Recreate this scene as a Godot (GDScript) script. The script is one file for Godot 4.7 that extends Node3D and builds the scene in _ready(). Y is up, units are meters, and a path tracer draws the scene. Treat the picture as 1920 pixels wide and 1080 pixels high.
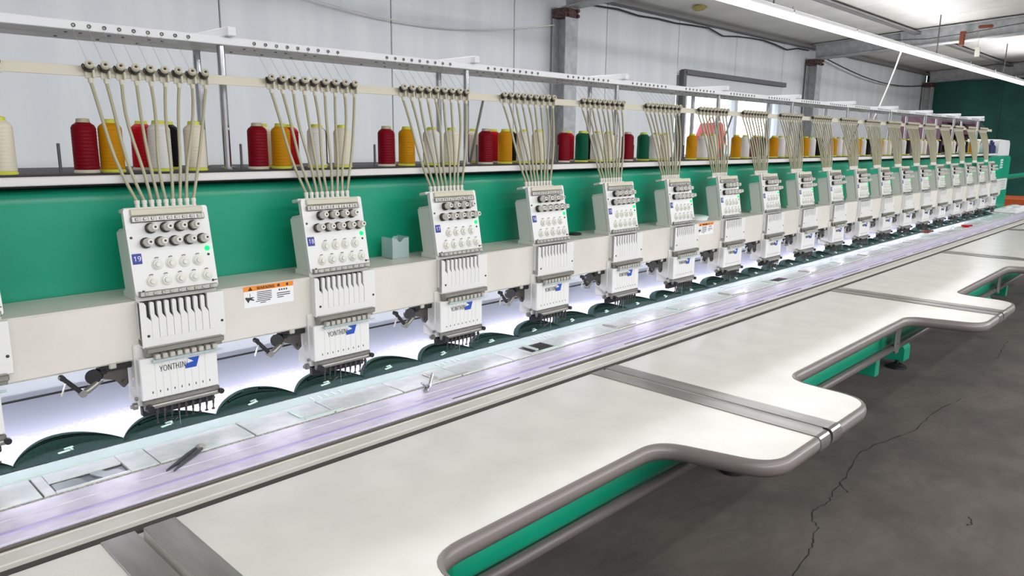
extends Node3D
# An embroidery workshop: one long multi-head machine along +x, back wall at z = -2.5, operator side +z, floor y = 0, table top y = T.
const T := 0.8
const PITCH := 0.4
const HEADS := 20            # the first one (number 20) is only a sliver at the left border
var M := {}
var used := {}
var rng := RandomNumberGenerator.new()

# ------------------------------------------------------------------ naming and tagging
func numbered(called: String) -> String:
	var k: int = used.get(called, -1) + 1
	used[called] = k
	return called if k == 0 else "%s_%03d" % [called, k]

func tag(o: Node, label: String, category: String, group := "") -> Node:
	o.set_meta("label", label)
	o.set_meta("category", category)
	if group != "":
		o.set_meta("group", group)
	return o

func thing(called: String, label: String, category: String, at := Vector3.ZERO, group := "") -> Node3D:
	var o := Node3D.new()
	o.name = numbered(called)
	add_child(o, true)
	o.position = at
	tag(o, label, category, group)
	return o

func struct(called: String, at := Vector3.ZERO) -> Node3D:
	var o := Node3D.new()
	o.name = called
	add_child(o, true)
	o.position = at
	o.set_meta("kind", "structure")
	return o

func node(called: String, mesh: Mesh, mat: Material, parent: Node = self, at := Vector3.ZERO) -> MeshInstance3D:
	var o := MeshInstance3D.new()
	o.name = numbered(called) if parent == self else called
	o.mesh = mesh
	if mat != null:
		o.material_override = mat
	o.position = at
	parent.add_child(o, true)
	return o

func obj(called: String, st: SurfaceTool, mat: Material, parent: Node = self, at := Vector3.ZERO) -> MeshInstance3D:
	return node(called, st.commit(), mat, parent, at)

# ------------------------------------------------------------------ shapes
func S() -> SurfaceTool:
	var st := SurfaceTool.new()
	st.begin(Mesh.PRIMITIVE_TRIANGLES)
	return st

func tri(st: SurfaceTool, a: Vector3, b: Vector3, c: Vector3, n: Vector3) -> void:
	if (b - a).cross(c - a).dot(n) > 0:
		var t := b
		b = c
		c = t
	st.set_normal(n); st.add_vertex(a)
	st.set_normal(n); st.add_vertex(b)
	st.set_normal(n); st.add_vertex(c)

func quad(st: SurfaceTool, a: Vector3, b: Vector3, c: Vector3, d: Vector3, n: Vector3) -> void:
	tri(st, a, b, c, n)
	tri(st, a, c, d, n)

func squad(st: SurfaceTool, p: Array, n: Array) -> void:
	# a quad with its own normal at every corner
	var idx := [0, 1, 2, 0, 2, 3]
	if (p[1] - p[0]).cross(p[2] - p[0]).dot(n[0]) > 0:
		idx = [0, 2, 1, 0, 3, 2]
	for i in idx:
		st.set_normal(n[i]); st.add_vertex(p[i])

func box(st: SurfaceTool, c: Vector3, s: Vector3, bev := 0.0, xf := Transform3D()) -> void:
	var h := s * 0.5
	var b: float = min(bev, min(h.x, min(h.y, h.z)) * 0.9)
	var ax := [Vector3(1, 0, 0), Vector3(0, 1, 0), Vector3(0, 0, 1)]
	var hh := [h.x, h.y, h.z]
	for i in 3:
		var j := (i + 1) % 3
		var k := (i + 2) % 3
		for sg in [-1.0, 1.0]:
			var n: Vector3 = ax[i] * sg
			var o: Vector3 = c + n * hh[i]
			var u: Vector3 = ax[j] * (hh[j] - b)
			var v: Vector3 = ax[k] * (hh[k] - b)
			quad(st, xf * (o - u - v), xf * (o + u - v), xf * (o + u + v), xf * (o - u + v), (xf.basis * n).normalized())
	if b <= 0.0:
		return
	for i in 3:
		var j := (i + 1) % 3
		var k := (i + 2) % 3
		for sj in [-1.0, 1.0]:
			for sk in [-1.0, 1.0]:
				var e: Vector3 = ax[i] * (hh[i] - b)
				var p: Vector3 = c + ax[j] * sj * hh[j] + ax[k] * sk * (hh[k] - b)
				var q: Vector3 = c + ax[j] * sj * (hh[j] - b) + ax[k] * sk * hh[k]
				var n: Vector3 = (xf.basis * (ax[j] * sj + ax[k] * sk)).normalized()
				quad(st, xf * (p - e), xf * (p + e), xf * (q + e), xf * (q - e), n)
	for sx in [-1.0, 1.0]:
		for sy in [-1.0, 1.0]:
			for sz in [-1.0, 1.0]:
				var g := Vector3(sx, sy, sz)
				tri(st, xf * (c + g * Vector3(h.x, h.y - b, h.z - b)), xf * (c + g * Vector3(h.x - b, h.y, h.z - b)), xf * (c + g * Vector3(h.x - b, h.y - b, h.z)), (xf.basis * g).normalized())

func side(d: Vector3) -> Vector3:
	var up := Vector3(0, 1, 0) if abs(d.y) < 0.9 else Vector3(1, 0, 0)
	return d.cross(up).normalized()

func cyl(st: SurfaceTool, a: Vector3, b: Vector3, r0: float, r1: float, seg := 12, caps := true) -> void:
	var d := (b - a).normalized()
	var u := side(d)
	var v := d.cross(u)
	for i in seg:
		var t0 := TAU * i / seg
		var t1 := TAU * (i + 1) / seg
		var n0 := u * cos(t0) + v * sin(t0)
		var n1 := u * cos(t1) + v * sin(t1)
		squad(st, [a + n0 * r0, a + n1 * r0, b + n1 * r1, b + n0 * r1], [n0, n1, n1, n0])
		if caps:
			tri(st, a, a + n0 * r0, a + n1 * r0, -d)
			tri(st, b, b + n0 * r1, b + n1 * r1, d)

func tube(st: SurfaceTool, pts: PackedVector3Array, r: float, seg := 7) -> void:
	var d0 := (pts[1] - pts[0]).normalized()
	var u := side(d0)
	var rings := []
	var norms := []
	for i in pts.size():
		var d := (pts[min(i + 1, pts.size() - 1)] - pts[max(i - 1, 0)]).normalized()
		u = (u - d * u.dot(d)).normalized()
		var v := d.cross(u)
		var ring := PackedVector3Array()
		var nn := PackedVector3Array()
		for k in seg:
			var t := TAU * k / seg
			var n := u * cos(t) + v * sin(t)
			nn.append(n)
			ring.append(pts[i] + n * r)
		rings.append(ring)
		norms.append(nn)
	for i in pts.size() - 1:
		for k in seg:
			var k1 := (k + 1) % seg
			squad(st, [rings[i][k], rings[i][k1], rings[i + 1][k1], rings[i + 1][k]], [norms[i][k], norms[i][k1], norms[i + 1][k1], norms[i + 1][k]])
	for k in seg - 2:
		tri(st, rings[0][0], rings[0][k + 1], rings[0][k + 2], -d0)
		tri(st, rings[-1][0], rings[-1][k + 1], rings[-1][k + 2], (pts[-1] - pts[-2]).normalized())

func lathe(st: SurfaceTool, prof: PackedVector2Array, seg: int, xf := Transform3D()) -> void:
	# profile of (radius, height), turned about local y
	for i in prof.size() - 1:
		var p := prof[i]
		var q := prof[i + 1]
		var e := q - p
		var nn := Vector2(e.y, -e.x).normalized()
		for k in seg:
			var t0 := TAU * k / seg
			var t1 := TAU * (k + 1) / seg
			var c0 := Vector3(cos(t0), 0, sin(t0))
			var c1 := Vector3(cos(t1), 0, sin(t1))
			var n0 := (xf.basis * (c0 * nn.x + Vector3(0, nn.y, 0))).normalized()
			var n1 := (xf.basis * (c1 * nn.x + Vector3(0, nn.y, 0))).normalized()
			var a := xf * (c0 * p.x + Vector3(0, p.y, 0))
			var b := xf * (c1 * p.x + Vector3(0, p.y, 0))
			var c := xf * (c1 * q.x + Vector3(0, q.y, 0))
			var d := xf * (c0 * q.x + Vector3(0, q.y, 0))
			if p.x < 1e-6:
				if q.x > 1e-6: tri(st, a, c, d, (n0 + n1).normalized())
			elif q.x < 1e-6:
				tri(st, a, b, d, (n0 + n1).normalized())
			else:
				squad(st, [a, b, c, d], [n0, n1, n1, n0])

func prism(st: SurfaceTool, poly: PackedVector2Array, h0: float, h1: float, xf := Transform3D(), smooth := false) -> void:
	# polygon in local xy, from z = h0 to z = h1
	var ids := Geometry2D.triangulate_polygon(poly)
	var nz := (xf.basis * Vector3(0, 0, 1)).normalized()
	var sg: float = 1.0 if h1 > h0 else -1.0
	for i in range(0, ids.size(), 3):
		var a := poly[ids[i]]
		var b := poly[ids[i + 1]]
		var c := poly[ids[i + 2]]
		tri(st, xf * Vector3(a.x, a.y, h0), xf * Vector3(b.x, b.y, h0), xf * Vector3(c.x, c.y, h0), -nz * sg)
		tri(st, xf * Vector3(a.x, a.y, h1), xf * Vector3(b.x, b.y, h1), xf * Vector3(c.x, c.y, h1), nz * sg)
	var ccw := 0.0
	for i in poly.size():
		ccw += poly[i].cross(poly[(i + 1) % poly.size()])
	var f: float = 1.0 if ccw > 0 else -1.0
	var en := []
	for i in poly.size():
		var e := poly[(i + 1) % poly.size()] - poly[i]
		en.append(Vector2(e.y, -e.x).normalized() * f)
	for i in poly.size():
		var j := (i + 1) % poly.size()
		var na: Vector2 = en[i]
		var nb: Vector2 = en[i]
		if smooth:
			na = (en[i] + en[i - 1]).normalized()
			nb = (en[i] + en[j]).normalized()
		var n0 := (xf.basis * Vector3(na.x, na.y, 0)).normalized()
		var n1 := (xf.basis * Vector3(nb.x, nb.y, 0)).normalized()
		squad(st, [xf * Vector3(poly[i].x, poly[i].y, h0), xf * Vector3(poly[j].x, poly[j].y, h0), xf * Vector3(poly[j].x, poly[j].y, h1), xf * Vector3(poly[i].x, poly[i].y, h1)], [n0, n1, n1, n0])

func rounded(pts: Array, radii: Array, seg := 6) -> PackedVector2Array:
	# a polygon with each corner rounded by its own radius
	var out := PackedVector2Array()
	var n := pts.size()
	for i in n:
		var p: Vector2 = pts[i]
		var a: Vector2 = (pts[(i + n - 1) % n] - p)
		var b: Vector2 = (pts[(i + 1) % n] - p)
		var r: float = radii[i]
		if r <= 0.0:
			out.append(p)
			continue
		var half: float = abs(a.angle_to(b)) * 0.5
		var t: float = min(r / tan(half), min(a.length(), b.length()) * 0.49)
		var p0 := p + a.normalized() * t
		var p1 := p + b.normalized() * t
		for k in seg + 1:
			var s := float(k) / seg
			out.append(p0.lerp(p, s).lerp(p.lerp(p1, s), s))
	return out

func rrect(w: float, h: float, r: float, seg := 4) -> PackedVector2Array:
	return rounded([Vector2(-w / 2, -h / 2), Vector2(w / 2, -h / 2), Vector2(w / 2, h / 2), Vector2(-w / 2, h / 2)], [r, r, r, r], seg)

func yz(x: float) -> Transform3D:
	# local x -> world z, local y -> world y, local z -> world x: profiles swept along x
	return Transform3D(Basis(Vector3(0, 0, 1), Vector3(0, 1, 0), Vector3(1, 0, 0)), Vector3(x, 0, 0))

func flat(y: float) -> Transform3D:
	# local (x, y) -> world (x, z), local z -> world y
	return Transform3D(Basis(Vector3(1, 0, 0), Vector3(0, 0, 1), Vector3(0, 1, 0)), Vector3(0, y, 0))

func frame(o: Vector3, n: Vector3, up := Vector3(0, 1, 0)) -> Transform3D:
	# local z along n, local x horizontal
	var x := up.cross(n).normalized()
	return Transform3D(Basis(x, n.cross(x).normalized(), n.normalized()), o)

func along(o: Vector3, d: Vector3) -> Transform3D:
	# local y along d
	var u := side(d.normalized())
	return Transform3D(Basis(u, d.normalized(), u.cross(d.normalized())), o)

func text(s: String, size: float, depth := 0.0004, bold := false) -> TextMesh:
	var t := TextMesh.new()
	var f := SystemFont.new()
	f.font_names = PackedStringArray(["Droid Sans"])
	if bold: f.font_weight = 700
	t.font = f
	t.text = s
	t.font_size = 32
	t.pixel_size = size / 32.0
	t.depth = depth
	return t

# ------------------------------------------------------------------ materials
func mat(c: Color, rough := 0.5, metal := 0.0, spec := 0.5) -> StandardMaterial3D:
	var m := StandardMaterial3D.new()
	m.albedo_color = c
	m.roughness = rough
	m.metallic = metal
	m.metallic_specular = spec
	return m

func rgb(r: int, g: int, b: int) -> Color:
	return Color(r / 255.0, g / 255.0, b / 255.0)

func noisy(a: Color, b: Color, freq: float, scale: float, rough := 0.5, bump := 0.0, sd := 1, stretch := Vector3.ONE) -> StandardMaterial3D:
	var m := mat(Color.WHITE, rough)
	var g := Gradient.new()
	g.set_color(0, a); g.set_color(1, b)
	g.set_offset(0, 0.25); g.set_offset(1, 0.75)
	var n := FastNoiseLite.new()
	n.seed = sd
	n.frequency = freq
	n.fractal_octaves = 5
	var t := NoiseTexture2D.new()
	t.width = 512; t.height = 512; t.seamless = true
	t.noise = n
	t.color_ramp = g
	m.albedo_texture = t
	m.uv1_triplanar = true
	m.uv1_world_triplanar = true
	m.uv1_scale = stretch * scale
	if bump > 0.0:
		var t2 := NoiseTexture2D.new()
		t2.width = 512; t2.height = 512; t2.seamless = true
		var n2 := FastNoiseLite.new()
		n2.seed = sd + 7
		n2.frequency = freq * 3.0
		n2.fractal_octaves = 4
		t2.noise = n2
		t2.as_normal_map = true
		t2.bump_strength = 4.0
		m.normal_enabled = true
		m.normal_texture = t2
		m.normal_scale = bump
	return m

func glow(c: Color, e: float) -> StandardMaterial3D:
	var m := mat(c, 0.6)
	m.emission_enabled = true
	m.emission = c
	m.emission_energy_multiplier = e
	return m

func glass(c: Color, alpha: float, rough := 0.05) -> StandardMaterial3D:
	var m := mat(Color(c.r, c.g, c.b, alpha), rough)
	m.transparency = BaseMaterial3D.TRANSPARENCY_ALPHA
	return m

func materials() -> void:
	M.enamel = mat(rgb(226, 224, 218), 0.38)
	M.beam = noisy(rgb(212, 207, 197), rgb(222, 217, 208), 0.01, 0.6, 0.4, 0.0, 3)
	M.plate = mat(rgb(228, 227, 224), 0.3)
	M.green = noisy(rgb(14, 144, 110), rgb(20, 156, 122), 0.006, 0.5, 0.3, 0.0, 5)
	M.slab = noisy(rgb(217, 215, 208), rgb(223, 221, 214), 0.012, 0.9, 0.24, 0.0, 11)
	M.rim = mat(rgb(116, 109, 105), 0.3)
	M.pipe = mat(rgb(92, 85, 82), 0.35)
	M.steel = noisy(rgb(150, 147, 144), rgb(172, 169, 166), 0.02, 1.5, 0.3, 0.0, 13, Vector3(1, 1, 0.15))
	M.steel.metallic = 0.85
	M.chrome = mat(rgb(205, 205, 208), 0.18, 1.0)
	M.alu = mat(rgb(208, 205, 196), 0.4, 0.25)
	M.white = mat(rgb(238, 238, 238), 0.35)
	M.whitebar = mat(rgb(240, 241, 243), 0.4)
	M.metal = mat(rgb(150, 148, 142), 0.35, 0.8)
	M.gunmetal = mat(rgb(92, 88, 84), 0.4, 0.7)
	M.knobdisc = mat(rgb(70, 66, 62), 0.35, 0.6)
	M.foam = noisy(rgb(168, 146, 84), rgb(196, 176, 116), 0.05, 8.0, 0.9, 0.6, 67)
	M.black = mat(rgb(22, 22, 24), 0.45)
	M.dark = mat(rgb(40, 38, 38), 0.6)
	M.cream = mat(rgb(206, 200, 178), 0.45)
	M.guide = mat(rgb(216, 210, 190), 0.5)
	M.tube = mat(rgb(176, 171, 142), 0.4)
	M.fitting = mat(rgb(228, 224, 214), 0.4)
	M.clear = mat(rgb(224, 224, 214), 0.15)
	M.knobcap = mat(rgb(222, 218, 210), 0.35)
	M.blue = mat(rgb(28, 44, 138), 0.4)
	M.logoblue = mat(rgb(30, 78, 172), 0.4)
	M.ink = mat(rgb(52, 50, 50), 0.5)
	M.numeral = mat(rgb(225, 230, 245), 0.5)
	M.led = glow(Color(0.0, 1.0, 0.38), 1.6)
	M.feet = mat(rgb(84, 80, 78), 0.35, 0.75)
	M.tin = mat(rgb(196, 192, 182), 0.35, 0.35)
	M.felt = mat(rgb(58, 58, 60), 0.9)
	M.shelf = mat(rgb(222, 219, 216), 0.5)
	M.peg = mat(rgb(92, 96, 100), 0.4, 0.5)
	M.capfab = noisy(rgb(24, 54, 48), rgb(33, 70, 61), 0.05, 6.0, 0.9, 0.5, 17)
	M.stitch = mat(rgb(196, 226, 208), 0.7)
	M.sheet = mat(rgb(232, 236, 246), 0.6)
	M.backing = noisy(rgb(228, 230, 230), rgb(246, 247, 247), 0.03, 4.0, 0.8, 1.0, 19)
	M.mint = mat(rgb(204, 224, 216), 0.25)
	M.acrylic = noisy(rgb(218, 226, 223), rgb(232, 236, 234), 0.02, 2.5, 0.18, 0.0, 23)
	M.lav = noisy(rgb(216, 211, 230), rgb(228, 224, 238), 0.02, 2.0, 0.28, 0.0, 29)
	M.lilac = mat(rgb(190, 182, 220), 0.3)
	M.dust = noisy(rgb(150, 146, 138), rgb(196, 194, 188), 0.04, 6.0, 0.8, 0.0, 31)
	M.groove = mat(rgb(108, 102, 94), 0.6, 0.2)
	M.gap = mat(rgb(62, 60, 58), 0.7)
	M.concrete = noisy(rgb(80, 73, 68), rgb(92, 85, 79), 0.008, 0.45, 0.75, 0.3, 37)
	M.crack = mat(rgb(38, 34, 32), 0.9)
	M.wall = noisy(rgb(219, 221, 225), rgb(226, 228, 231), 0.006, 0.4, 0.5, 0.0, 41, Vector3(3, 0.3, 1))
	M.joint = mat(rgb(140, 143, 148), 0.7)
	M.endgreen = noisy(rgb(22, 84, 74), rgb(30, 96, 84), 0.01, 0.4, 0.6, 0.0, 43)
	M.ceil = noisy(rgb(214, 209, 202), rgb(224, 220, 214), 0.008, 0.4, 0.6, 0.0, 47)
	M.iron = noisy(rgb(166, 167, 168), rgb(186, 186, 187), 0.02, 1.2, 0.5, 0.0, 53)
	M.rust = noisy(rgb(62, 40, 38), rgb(112, 90, 84), 0.03, 3.0, 0.8, 0.0, 59)
	M.purlin = mat(rgb(128, 126, 124), 0.6)
	M.winframe = mat(rgb(205, 207, 208), 0.4)
	M.windark = mat(rgb(92, 92, 94), 0.5)
	M.pane = glass(Color(0.95, 0.98, 1.0), 0.06)
	M.lampbody = mat(rgb(225, 226, 228), 0.4)
	M.lamp = glow(Color(1.0, 0.99, 0.97), 2.2)
	M.strip = glow(Color(0.72, 0.66, 1.0), 0.9)
	M.wire = mat(rgb(88, 84, 82), 0.6)
	M.cable = mat(rgb(40, 40, 42), 0.6)
	M.cord = mat(rgb(228, 226, 220), 0.6)
	M.orange = mat(rgb(112, 54, 30), 0.7)
	M.signorange = mat(rgb(240, 140, 40), 0.5)
	M.signink = mat(rgb(60, 36, 14), 0.6)
	M.cardbox = noisy(rgb(176, 78, 26), rgb(196, 92, 36), 0.02, 1.0, 0.7, 0.0, 61)
	M.redbag = glass(rgb(226, 60, 58), 0.85, 0.4)
	M.frost = glass(rgb(205, 222, 222), 0.42, 0.25)
	M.bottle = mat(rgb(30, 38, 92), 0.3)
	M.rackpink = mat(rgb(118, 84, 98), 0.6)
	M.rackdark = mat(rgb(40, 26, 34), 0.7)
	M.thread = mat(rgb(190, 190, 192), 0.6)
	M.yellow = mat(rgb(212, 214, 70), 0.45)
	var cols := {"maroon": rgb(124, 4, 24), "gold": rgb(206, 142, 10), "red": rgb(186, 10, 28), "white": rgb(236, 234, 232), "black": rgb(20, 18, 20), "cream": rgb(228, 220, 200), "green": rgb(8, 92, 66), "brown": rgb(120, 70, 60)}
	for k in cols:
		var m := mat(cols[k], 0.45, 0.0, 0.25)
		m.rim_enabled = true
		m.rim = 0.06
		M["thread_" + k] = m

# ------------------------------------------------------------------ lamps
func area_light(called: String, parent: Node, at: Vector3, size: Vector2, energy: float, c: Color, tilt := 0.0) -> void:
	# shines straight down unless tilted about x; size.x lies along world x
	var l := AreaLight3D.new()
	l.name = called
	l.area_size = size
	l.area_normalize_energy = false
	l.light_energy = energy
	l.light_color = c
	l.shadow_enabled = true
	l.area_range = 30.0
	l.area_attenuation = 2.0
	l.rotation.x = -PI / 2 - tilt
	l.position = at
	parent.add_child(l, true)

func tube_lamp(x0: float, x1: float, y: float, z: float, label: String, hang: Array, down: float, upward: float) -> void:
	var o := thing("linear_lamp", label, "lamp", Vector3((x0 + x1) / 2, y, z))
	var L := x1 - x0
	var st := S()
	prism(st, PackedVector2Array([Vector2(-0.012, 0.02), Vector2(0.012, 0.02), Vector2(0.012, 0.05), Vector2(-0.012, 0.05)]), -L / 2, L / 2, yz(0))
	obj("housing", st, M.lampbody, o)
	st = S()
	prism(st, rrect(0.06, 0.04, 0.018, 5), -L / 2, L / 2, yz(0), true)
	obj("diffuser", st, M.lamp, o)
	for h in hang:
		st = S()
		var top: float = roof(z) - y
		cyl(st, Vector3(h - (x0 + x1) / 2, 0.03, 0), Vector3(h - (x0 + x1) / 2, top, 0), 0.006, 0.006, 6)
		obj("hanger", st, M.wire, o)
	var k := x0 + 0.6
	while k < x1:
		st = S()
		box(st, Vector3(k - (x0 + x1) / 2, 0.04, 0), Vector3(0.02, 0.02, 0.03), 0.003)
		cyl(st, Vector3(k - (x0 + x1) / 2, 0.03, 0), Vector3(k - (x0 + x1) / 2, 0.075, 0), 0.003, 0.003, 5)
		obj("clip", st, M.chrome, o)
		k += 1.2
	for i in 4:
		area_light("light", o, Vector3(-L / 2 + (i + 0.5) * L / 4, -0.024, 0), Vector2(L / 4, 0.05), down, Color(0.975, 0.985, 1.0))
		for s in [-1.0, 1.0]:
			area_light("light", o, Vector3(-L / 2 + (i + 0.5) * L / 4, 0.02, s * 0.034), Vector2(L / 4, 0.035), upward, Color(0.975, 0.985, 1.0), s * 2.3)

# ------------------------------------------------------------------ setting
func roof(z: float) -> float:
	return 2.63 + 0.06 * (z + 2.5)

func setting() -> void:
	# floor with its cracks
	var fl := struct("floor")
	var st := S()
	box(st, Vector3(4.5, -0.1, 2.5), Vector3(20, 0.2, 12))
	obj("slab", st, M.concrete, fl)
	var cracks := [
		[Vector2(3.14, 0.515), Vector2(2.98, 0.49), Vector2(2.71, 0.545), Vector2(2.6, 0.553), Vector2(2.53, 0.61)],
		[Vector2(2.6, 0.55), Vector2(2.45, 0.575), Vector2(2.37, 0.587), Vector2(2.28, 0.567), Vector2(2.2, 0.598), Vector2(2.16, 0.64), Vector2(2.08, 0.654), Vector2(1.98, 0.682), Vector2(1.79, 0.706), Vector2(1.6, 0.75)],
		[Vector2(5.3, 0.58), Vector2(5.5, 0.57), Vector2(5.69, 0.541), Vector2(5.9, 0.535)],
		[Vector2(3.14, 0.515), Vector2(3.5, 0.6), Vector2(3.8, 0.58), Vector2(4.2, 0.63)],
		[Vector2(2.66, 1.02), Vector2(2.62, 1.05), Vector2(2.58, 1.04)]]
	for c in cracks:
		st = S()
		var pts := []
		for i in c.size() - 1:
			for k in 5:
				pts.append(c[i].lerp(c[i + 1], k / 5.0) + Vector2(rng.randf_range(-0.006, 0.006), rng.randf_range(-0.006, 0.006)))
		pts.append(c[-1])
		for i in pts.size() - 1:
			var w := rng.randf_range(0.0012, 0.0032)
			var d: Vector2 = (pts[i + 1] - pts[i]).normalized().orthogonal() * w
			quad(st, Vector3(pts[i].x - d.x, 0.0008, pts[i].y - d.y), Vector3(pts[i].x + d.x, 0.0008, pts[i].y + d.y), Vector3(pts[i + 1].x + d.x, 0.0008, pts[i + 1].y + d.y), Vector3(pts[i + 1].x - d.x, 0.0008, pts[i + 1].y - d.y), Vector3.UP)
		obj("crack", st, M.crack, fl)

	# back wall of sandwich panels 1.15 m wide, with the window opening between x 6.10 and 8.31
	var wb := struct("wall_back")
	var x := -5.49
	while x < 13.8:
		var x1: float = min(x + 1.15, 13.9)
		var parts := [[0.0, 2.72]]
		if x > 5.9 and x < 8.2:
			parts = [[0.0, 1.25], [2.09, 2.72]]
		for p in parts:
			st = S()
			box(st, Vector3((x + x1) / 2, (p[0] + p[1]) / 2, -2.55), Vector3(x1 - x - 0.008, p[1] - p[0], 0.1), 0.003)
			obj("panel", st, M.wall, wb)
		x = x1
	st = S()
	box(st, Vector3(0.25, 1.36, -2.61), Vector3(11.7, 2.72, 0.03))
	box(st, Vector3(11.1, 1.36, -2.61), Vector3(5.6, 2.72, 0.03))
	box(st, Vector3(7.2, 0.62, -2.61), Vector3(2.3, 1.24, 0.03))
	box(st, Vector3(7.2, 2.41, -2.61), Vector3(2.3, 0.62, 0.03))
	obj("backing", st, M.joint, wb)
	# far end wall, painted dark green
	var we := struct("wall_end")
	var z := -2.5
	while z < 8.4:
		st = S()
		box(st, Vector3(13.95, 1.7, z + 0.575), Vector3(0.1, 3.4, 1.144), 0.003)
		obj("panel", st, M.endgreen, we)
		z += 1.15
	for s in [["wall_left", Vector3(-5.45, 1.7, 2.5), Vector3(0.1, 3.4, 12)], ["wall_front", Vector3(4.5, 1.7, 8.55), Vector3(20, 3.4, 0.1)]]:
		var w := struct(s[0])
		st = S()
		box(st, s[1], s[2])
		obj("panel", st, M.wall, w)
	# ceiling panels on a shallow slope
	var ce := struct("ceiling")
	x = -5.5
	while x < 14.0:
		st = S()
		for seg in [[-2.62, 2.6], [2.604, 8.62]]:
			var a := Vector3(0, roof(seg[0]), seg[0])
			var b := Vector3(0, roof(seg[1]), seg[1])
			var d := (b - a).normalized()
			box(st, Vector3.ZERO, Vector3(1.144, 0.1, (b - a).length()), 0.003, Transform3D(Basis(Vector3(1, 0, 0), d.cross(Vector3(1, 0, 0)), d), (a + b) / 2 + Vector3(x + 0.575, 0.05, 0)))
		obj("panel", st, M.ceil, ce)
		x += 1.15
	st = S()
	box(st, Vector3(4.5, 3.45, 3), Vector3(20, 0.05, 12.4))
	obj("roof_sheet", st, M.purlin, ce)

	# steel columns, rafters, purlins, eaves channel
	var t := 1
	for cx in [-0.62, 4.19, 8.99, 13.72]:
		var tr := struct("trim_%d" % t)
		t += 1
		st = S()
		box(st, Vector3(cx, 1.23, -2.34), Vector3(0.15, 2.46, 0.012), 0.002)
		box(st, Vector3(cx, 1.23, -2.47), Vector3(0.15, 2.46, 0.012), 0.002)
		box(st, Vector3(cx, 1.23, -2.405), Vector3(0.012, 2.46, 0.12))
		obj("column", st, M.iron, tr)
		st = S()
		box(st, Vector3(cx, 2.41, -2.405), Vector3(0.154, 0.075, 0.145), 0.004)
		for by in [2.39, 2.43]:
			for bx in [-0.055, 0.055]:
				cyl(st, Vector3(cx + bx, by, -2.33), Vector3(cx + bx, by, -2.312), 0.014, 0.014, 6)
		obj("end_plate", st, M.rust, tr)
		st = S()
		var a := Vector3(cx, 2.535, -2.4)
		var b := Vector3(cx, roof(8.4) - 0.13, 8.4)
		var d := (b - a).normalized()
		var xf := Transform3D(Basis(Vector3(1, 0, 0), d.cross(Vector3(1, 0, 0)), d), (a + b) / 2)
		var L := (b - a).length()
		box(st, Vector3(0, 0.085, 0), Vector3(0.15, 0.012, L), 0.002, xf)
		box(st, Vector3(0, -0.085, 0), Vector3(0.15, 0.012, L), 0.002, xf)
		box(st, Vector3.ZERO, Vector3(0.012, 0.17, L), 0.0, xf)
		for k in 5:
			box(st, Vector3(0, 0, -L / 2 + 1.0 + k * 2.0), Vector3(0.14, 0.16, 0.01), 0.0, xf)
		obj("rafter", st, M.iron, tr)
	for pz in [-2.44, -1.25, 0.0, 1.3, 2.6, 3.9, 5.2, 6.5]:
		var tr := struct("trim_%d" % t)
		t += 1
		st = S()
		var py: float = roof(pz)
		box(st, Vector3(4.3, py - 0.03, pz - 0.03), Vector3(19.2, 0.06, 0.004))
		box(st, Vector3(4.3, py - 0.058, pz), Vector3(19.2, 0.004, 0.064))
		box(st, Vector3(4.3, py - 0.048, pz + 0.03), Vector3(19.2, 0.022, 0.004))
		obj("purlin", st, M.purlin, tr)
	var tw := struct("trim_%d" % t)
	st = S()
	box(st, Vector3(13.86, 2.55, 2.9), Vector3(0.06, 0.14, 10.4), 0.004)
	obj("tie_beam", st, M.iron, tw)

	# window: grey frame with a dark drip rail, three lights of glass
	var wi := struct("window_1")
	var x0 := 6.105
	var x2 := 8.305
	st = S()
	for b in [[x0, x0 + 0.05], [x2 - 0.05, x2], [7.18, 7.25]]:
		box(st, Vector3((b[0] + b[1]) / 2, 1.64, -2.522), Vector3(b[1] - b[0], 0.77, 0.08), 0.004)
	box(st, Vector3(7.2, 2.0, -2.52), Vector3(2.2, 0.17, 0.09), 0.004)
	box(st, Vector3(7.2, 1.28, -2.52), Vector3(2.2, 0.05, 0.09), 0.004)
	box(st, Vector3(7.2, 1.955, -2.47), Vector3(2.1, 0.02, 0.03), 0.003)
	box(st, Vector3(8.07, 1.61, -2.52), Vector3(0.04, 0.64, 0.05), 0.003)
	box(st, Vector3(6.2, 1.61, -2.52), Vector3(0.03, 0.64, 0.05), 0.003)
	obj("window_frame", st, M.winframe, wi)
	st = S()
	box(st, Vector3(7.2, 2.105, -2.47), Vector3(2.26, 0.05, 0.06), 0.004)
	box(st, Vector3(6.07, 1.7, -2.47), Vector3(0.05, 0.84, 0.06), 0.004)
	obj("drip_rail", st, M.windark, wi)
	for p in [[6.155, 7.18], [7.25, 8.06], [8.08, 8.26]]:
		st = S()
		box(st, Vector3((p[0] + p[1]) / 2, 1.61, -2.53), Vector3(p[1] - p[0], 0.64, 0.004))
		obj("pane", st, M.pane, wi)
	st = S()
	box(st, Vector3(7.2, 1.25, -2.42), Vector3(2.3, 0.02, 0.16), 0.004)
	obj("window_sill", st, M.winframe, wi)

	# cables and cords about the wall and roof
	st = S()
	var pts := PackedVector3Array()
	for i in 25:
		var cx := 1.6 + i * 0.305
		pts.append(Vector3(cx, 2.565 - 0.03 * abs(sin(i * 0.8)) - (0.03 if i % 5 == 2 else 0.0), -2.46))
	tube(st, pts, 0.008, 6)
	tag(obj("cable", st, M.cable), "black cable sagging along the top of the grey back wall", "cable")
	st = S()
	pts = PackedVector3Array()
	for i in 14:
		var s := i / 13.0
		pts.append(Vector3(1.6 + 2.5 * s, 2.27 - 0.12 * sin(PI * s) + 0.05 * s, -2.44))
	tube(st, pts, 0.005, 5)
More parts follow.
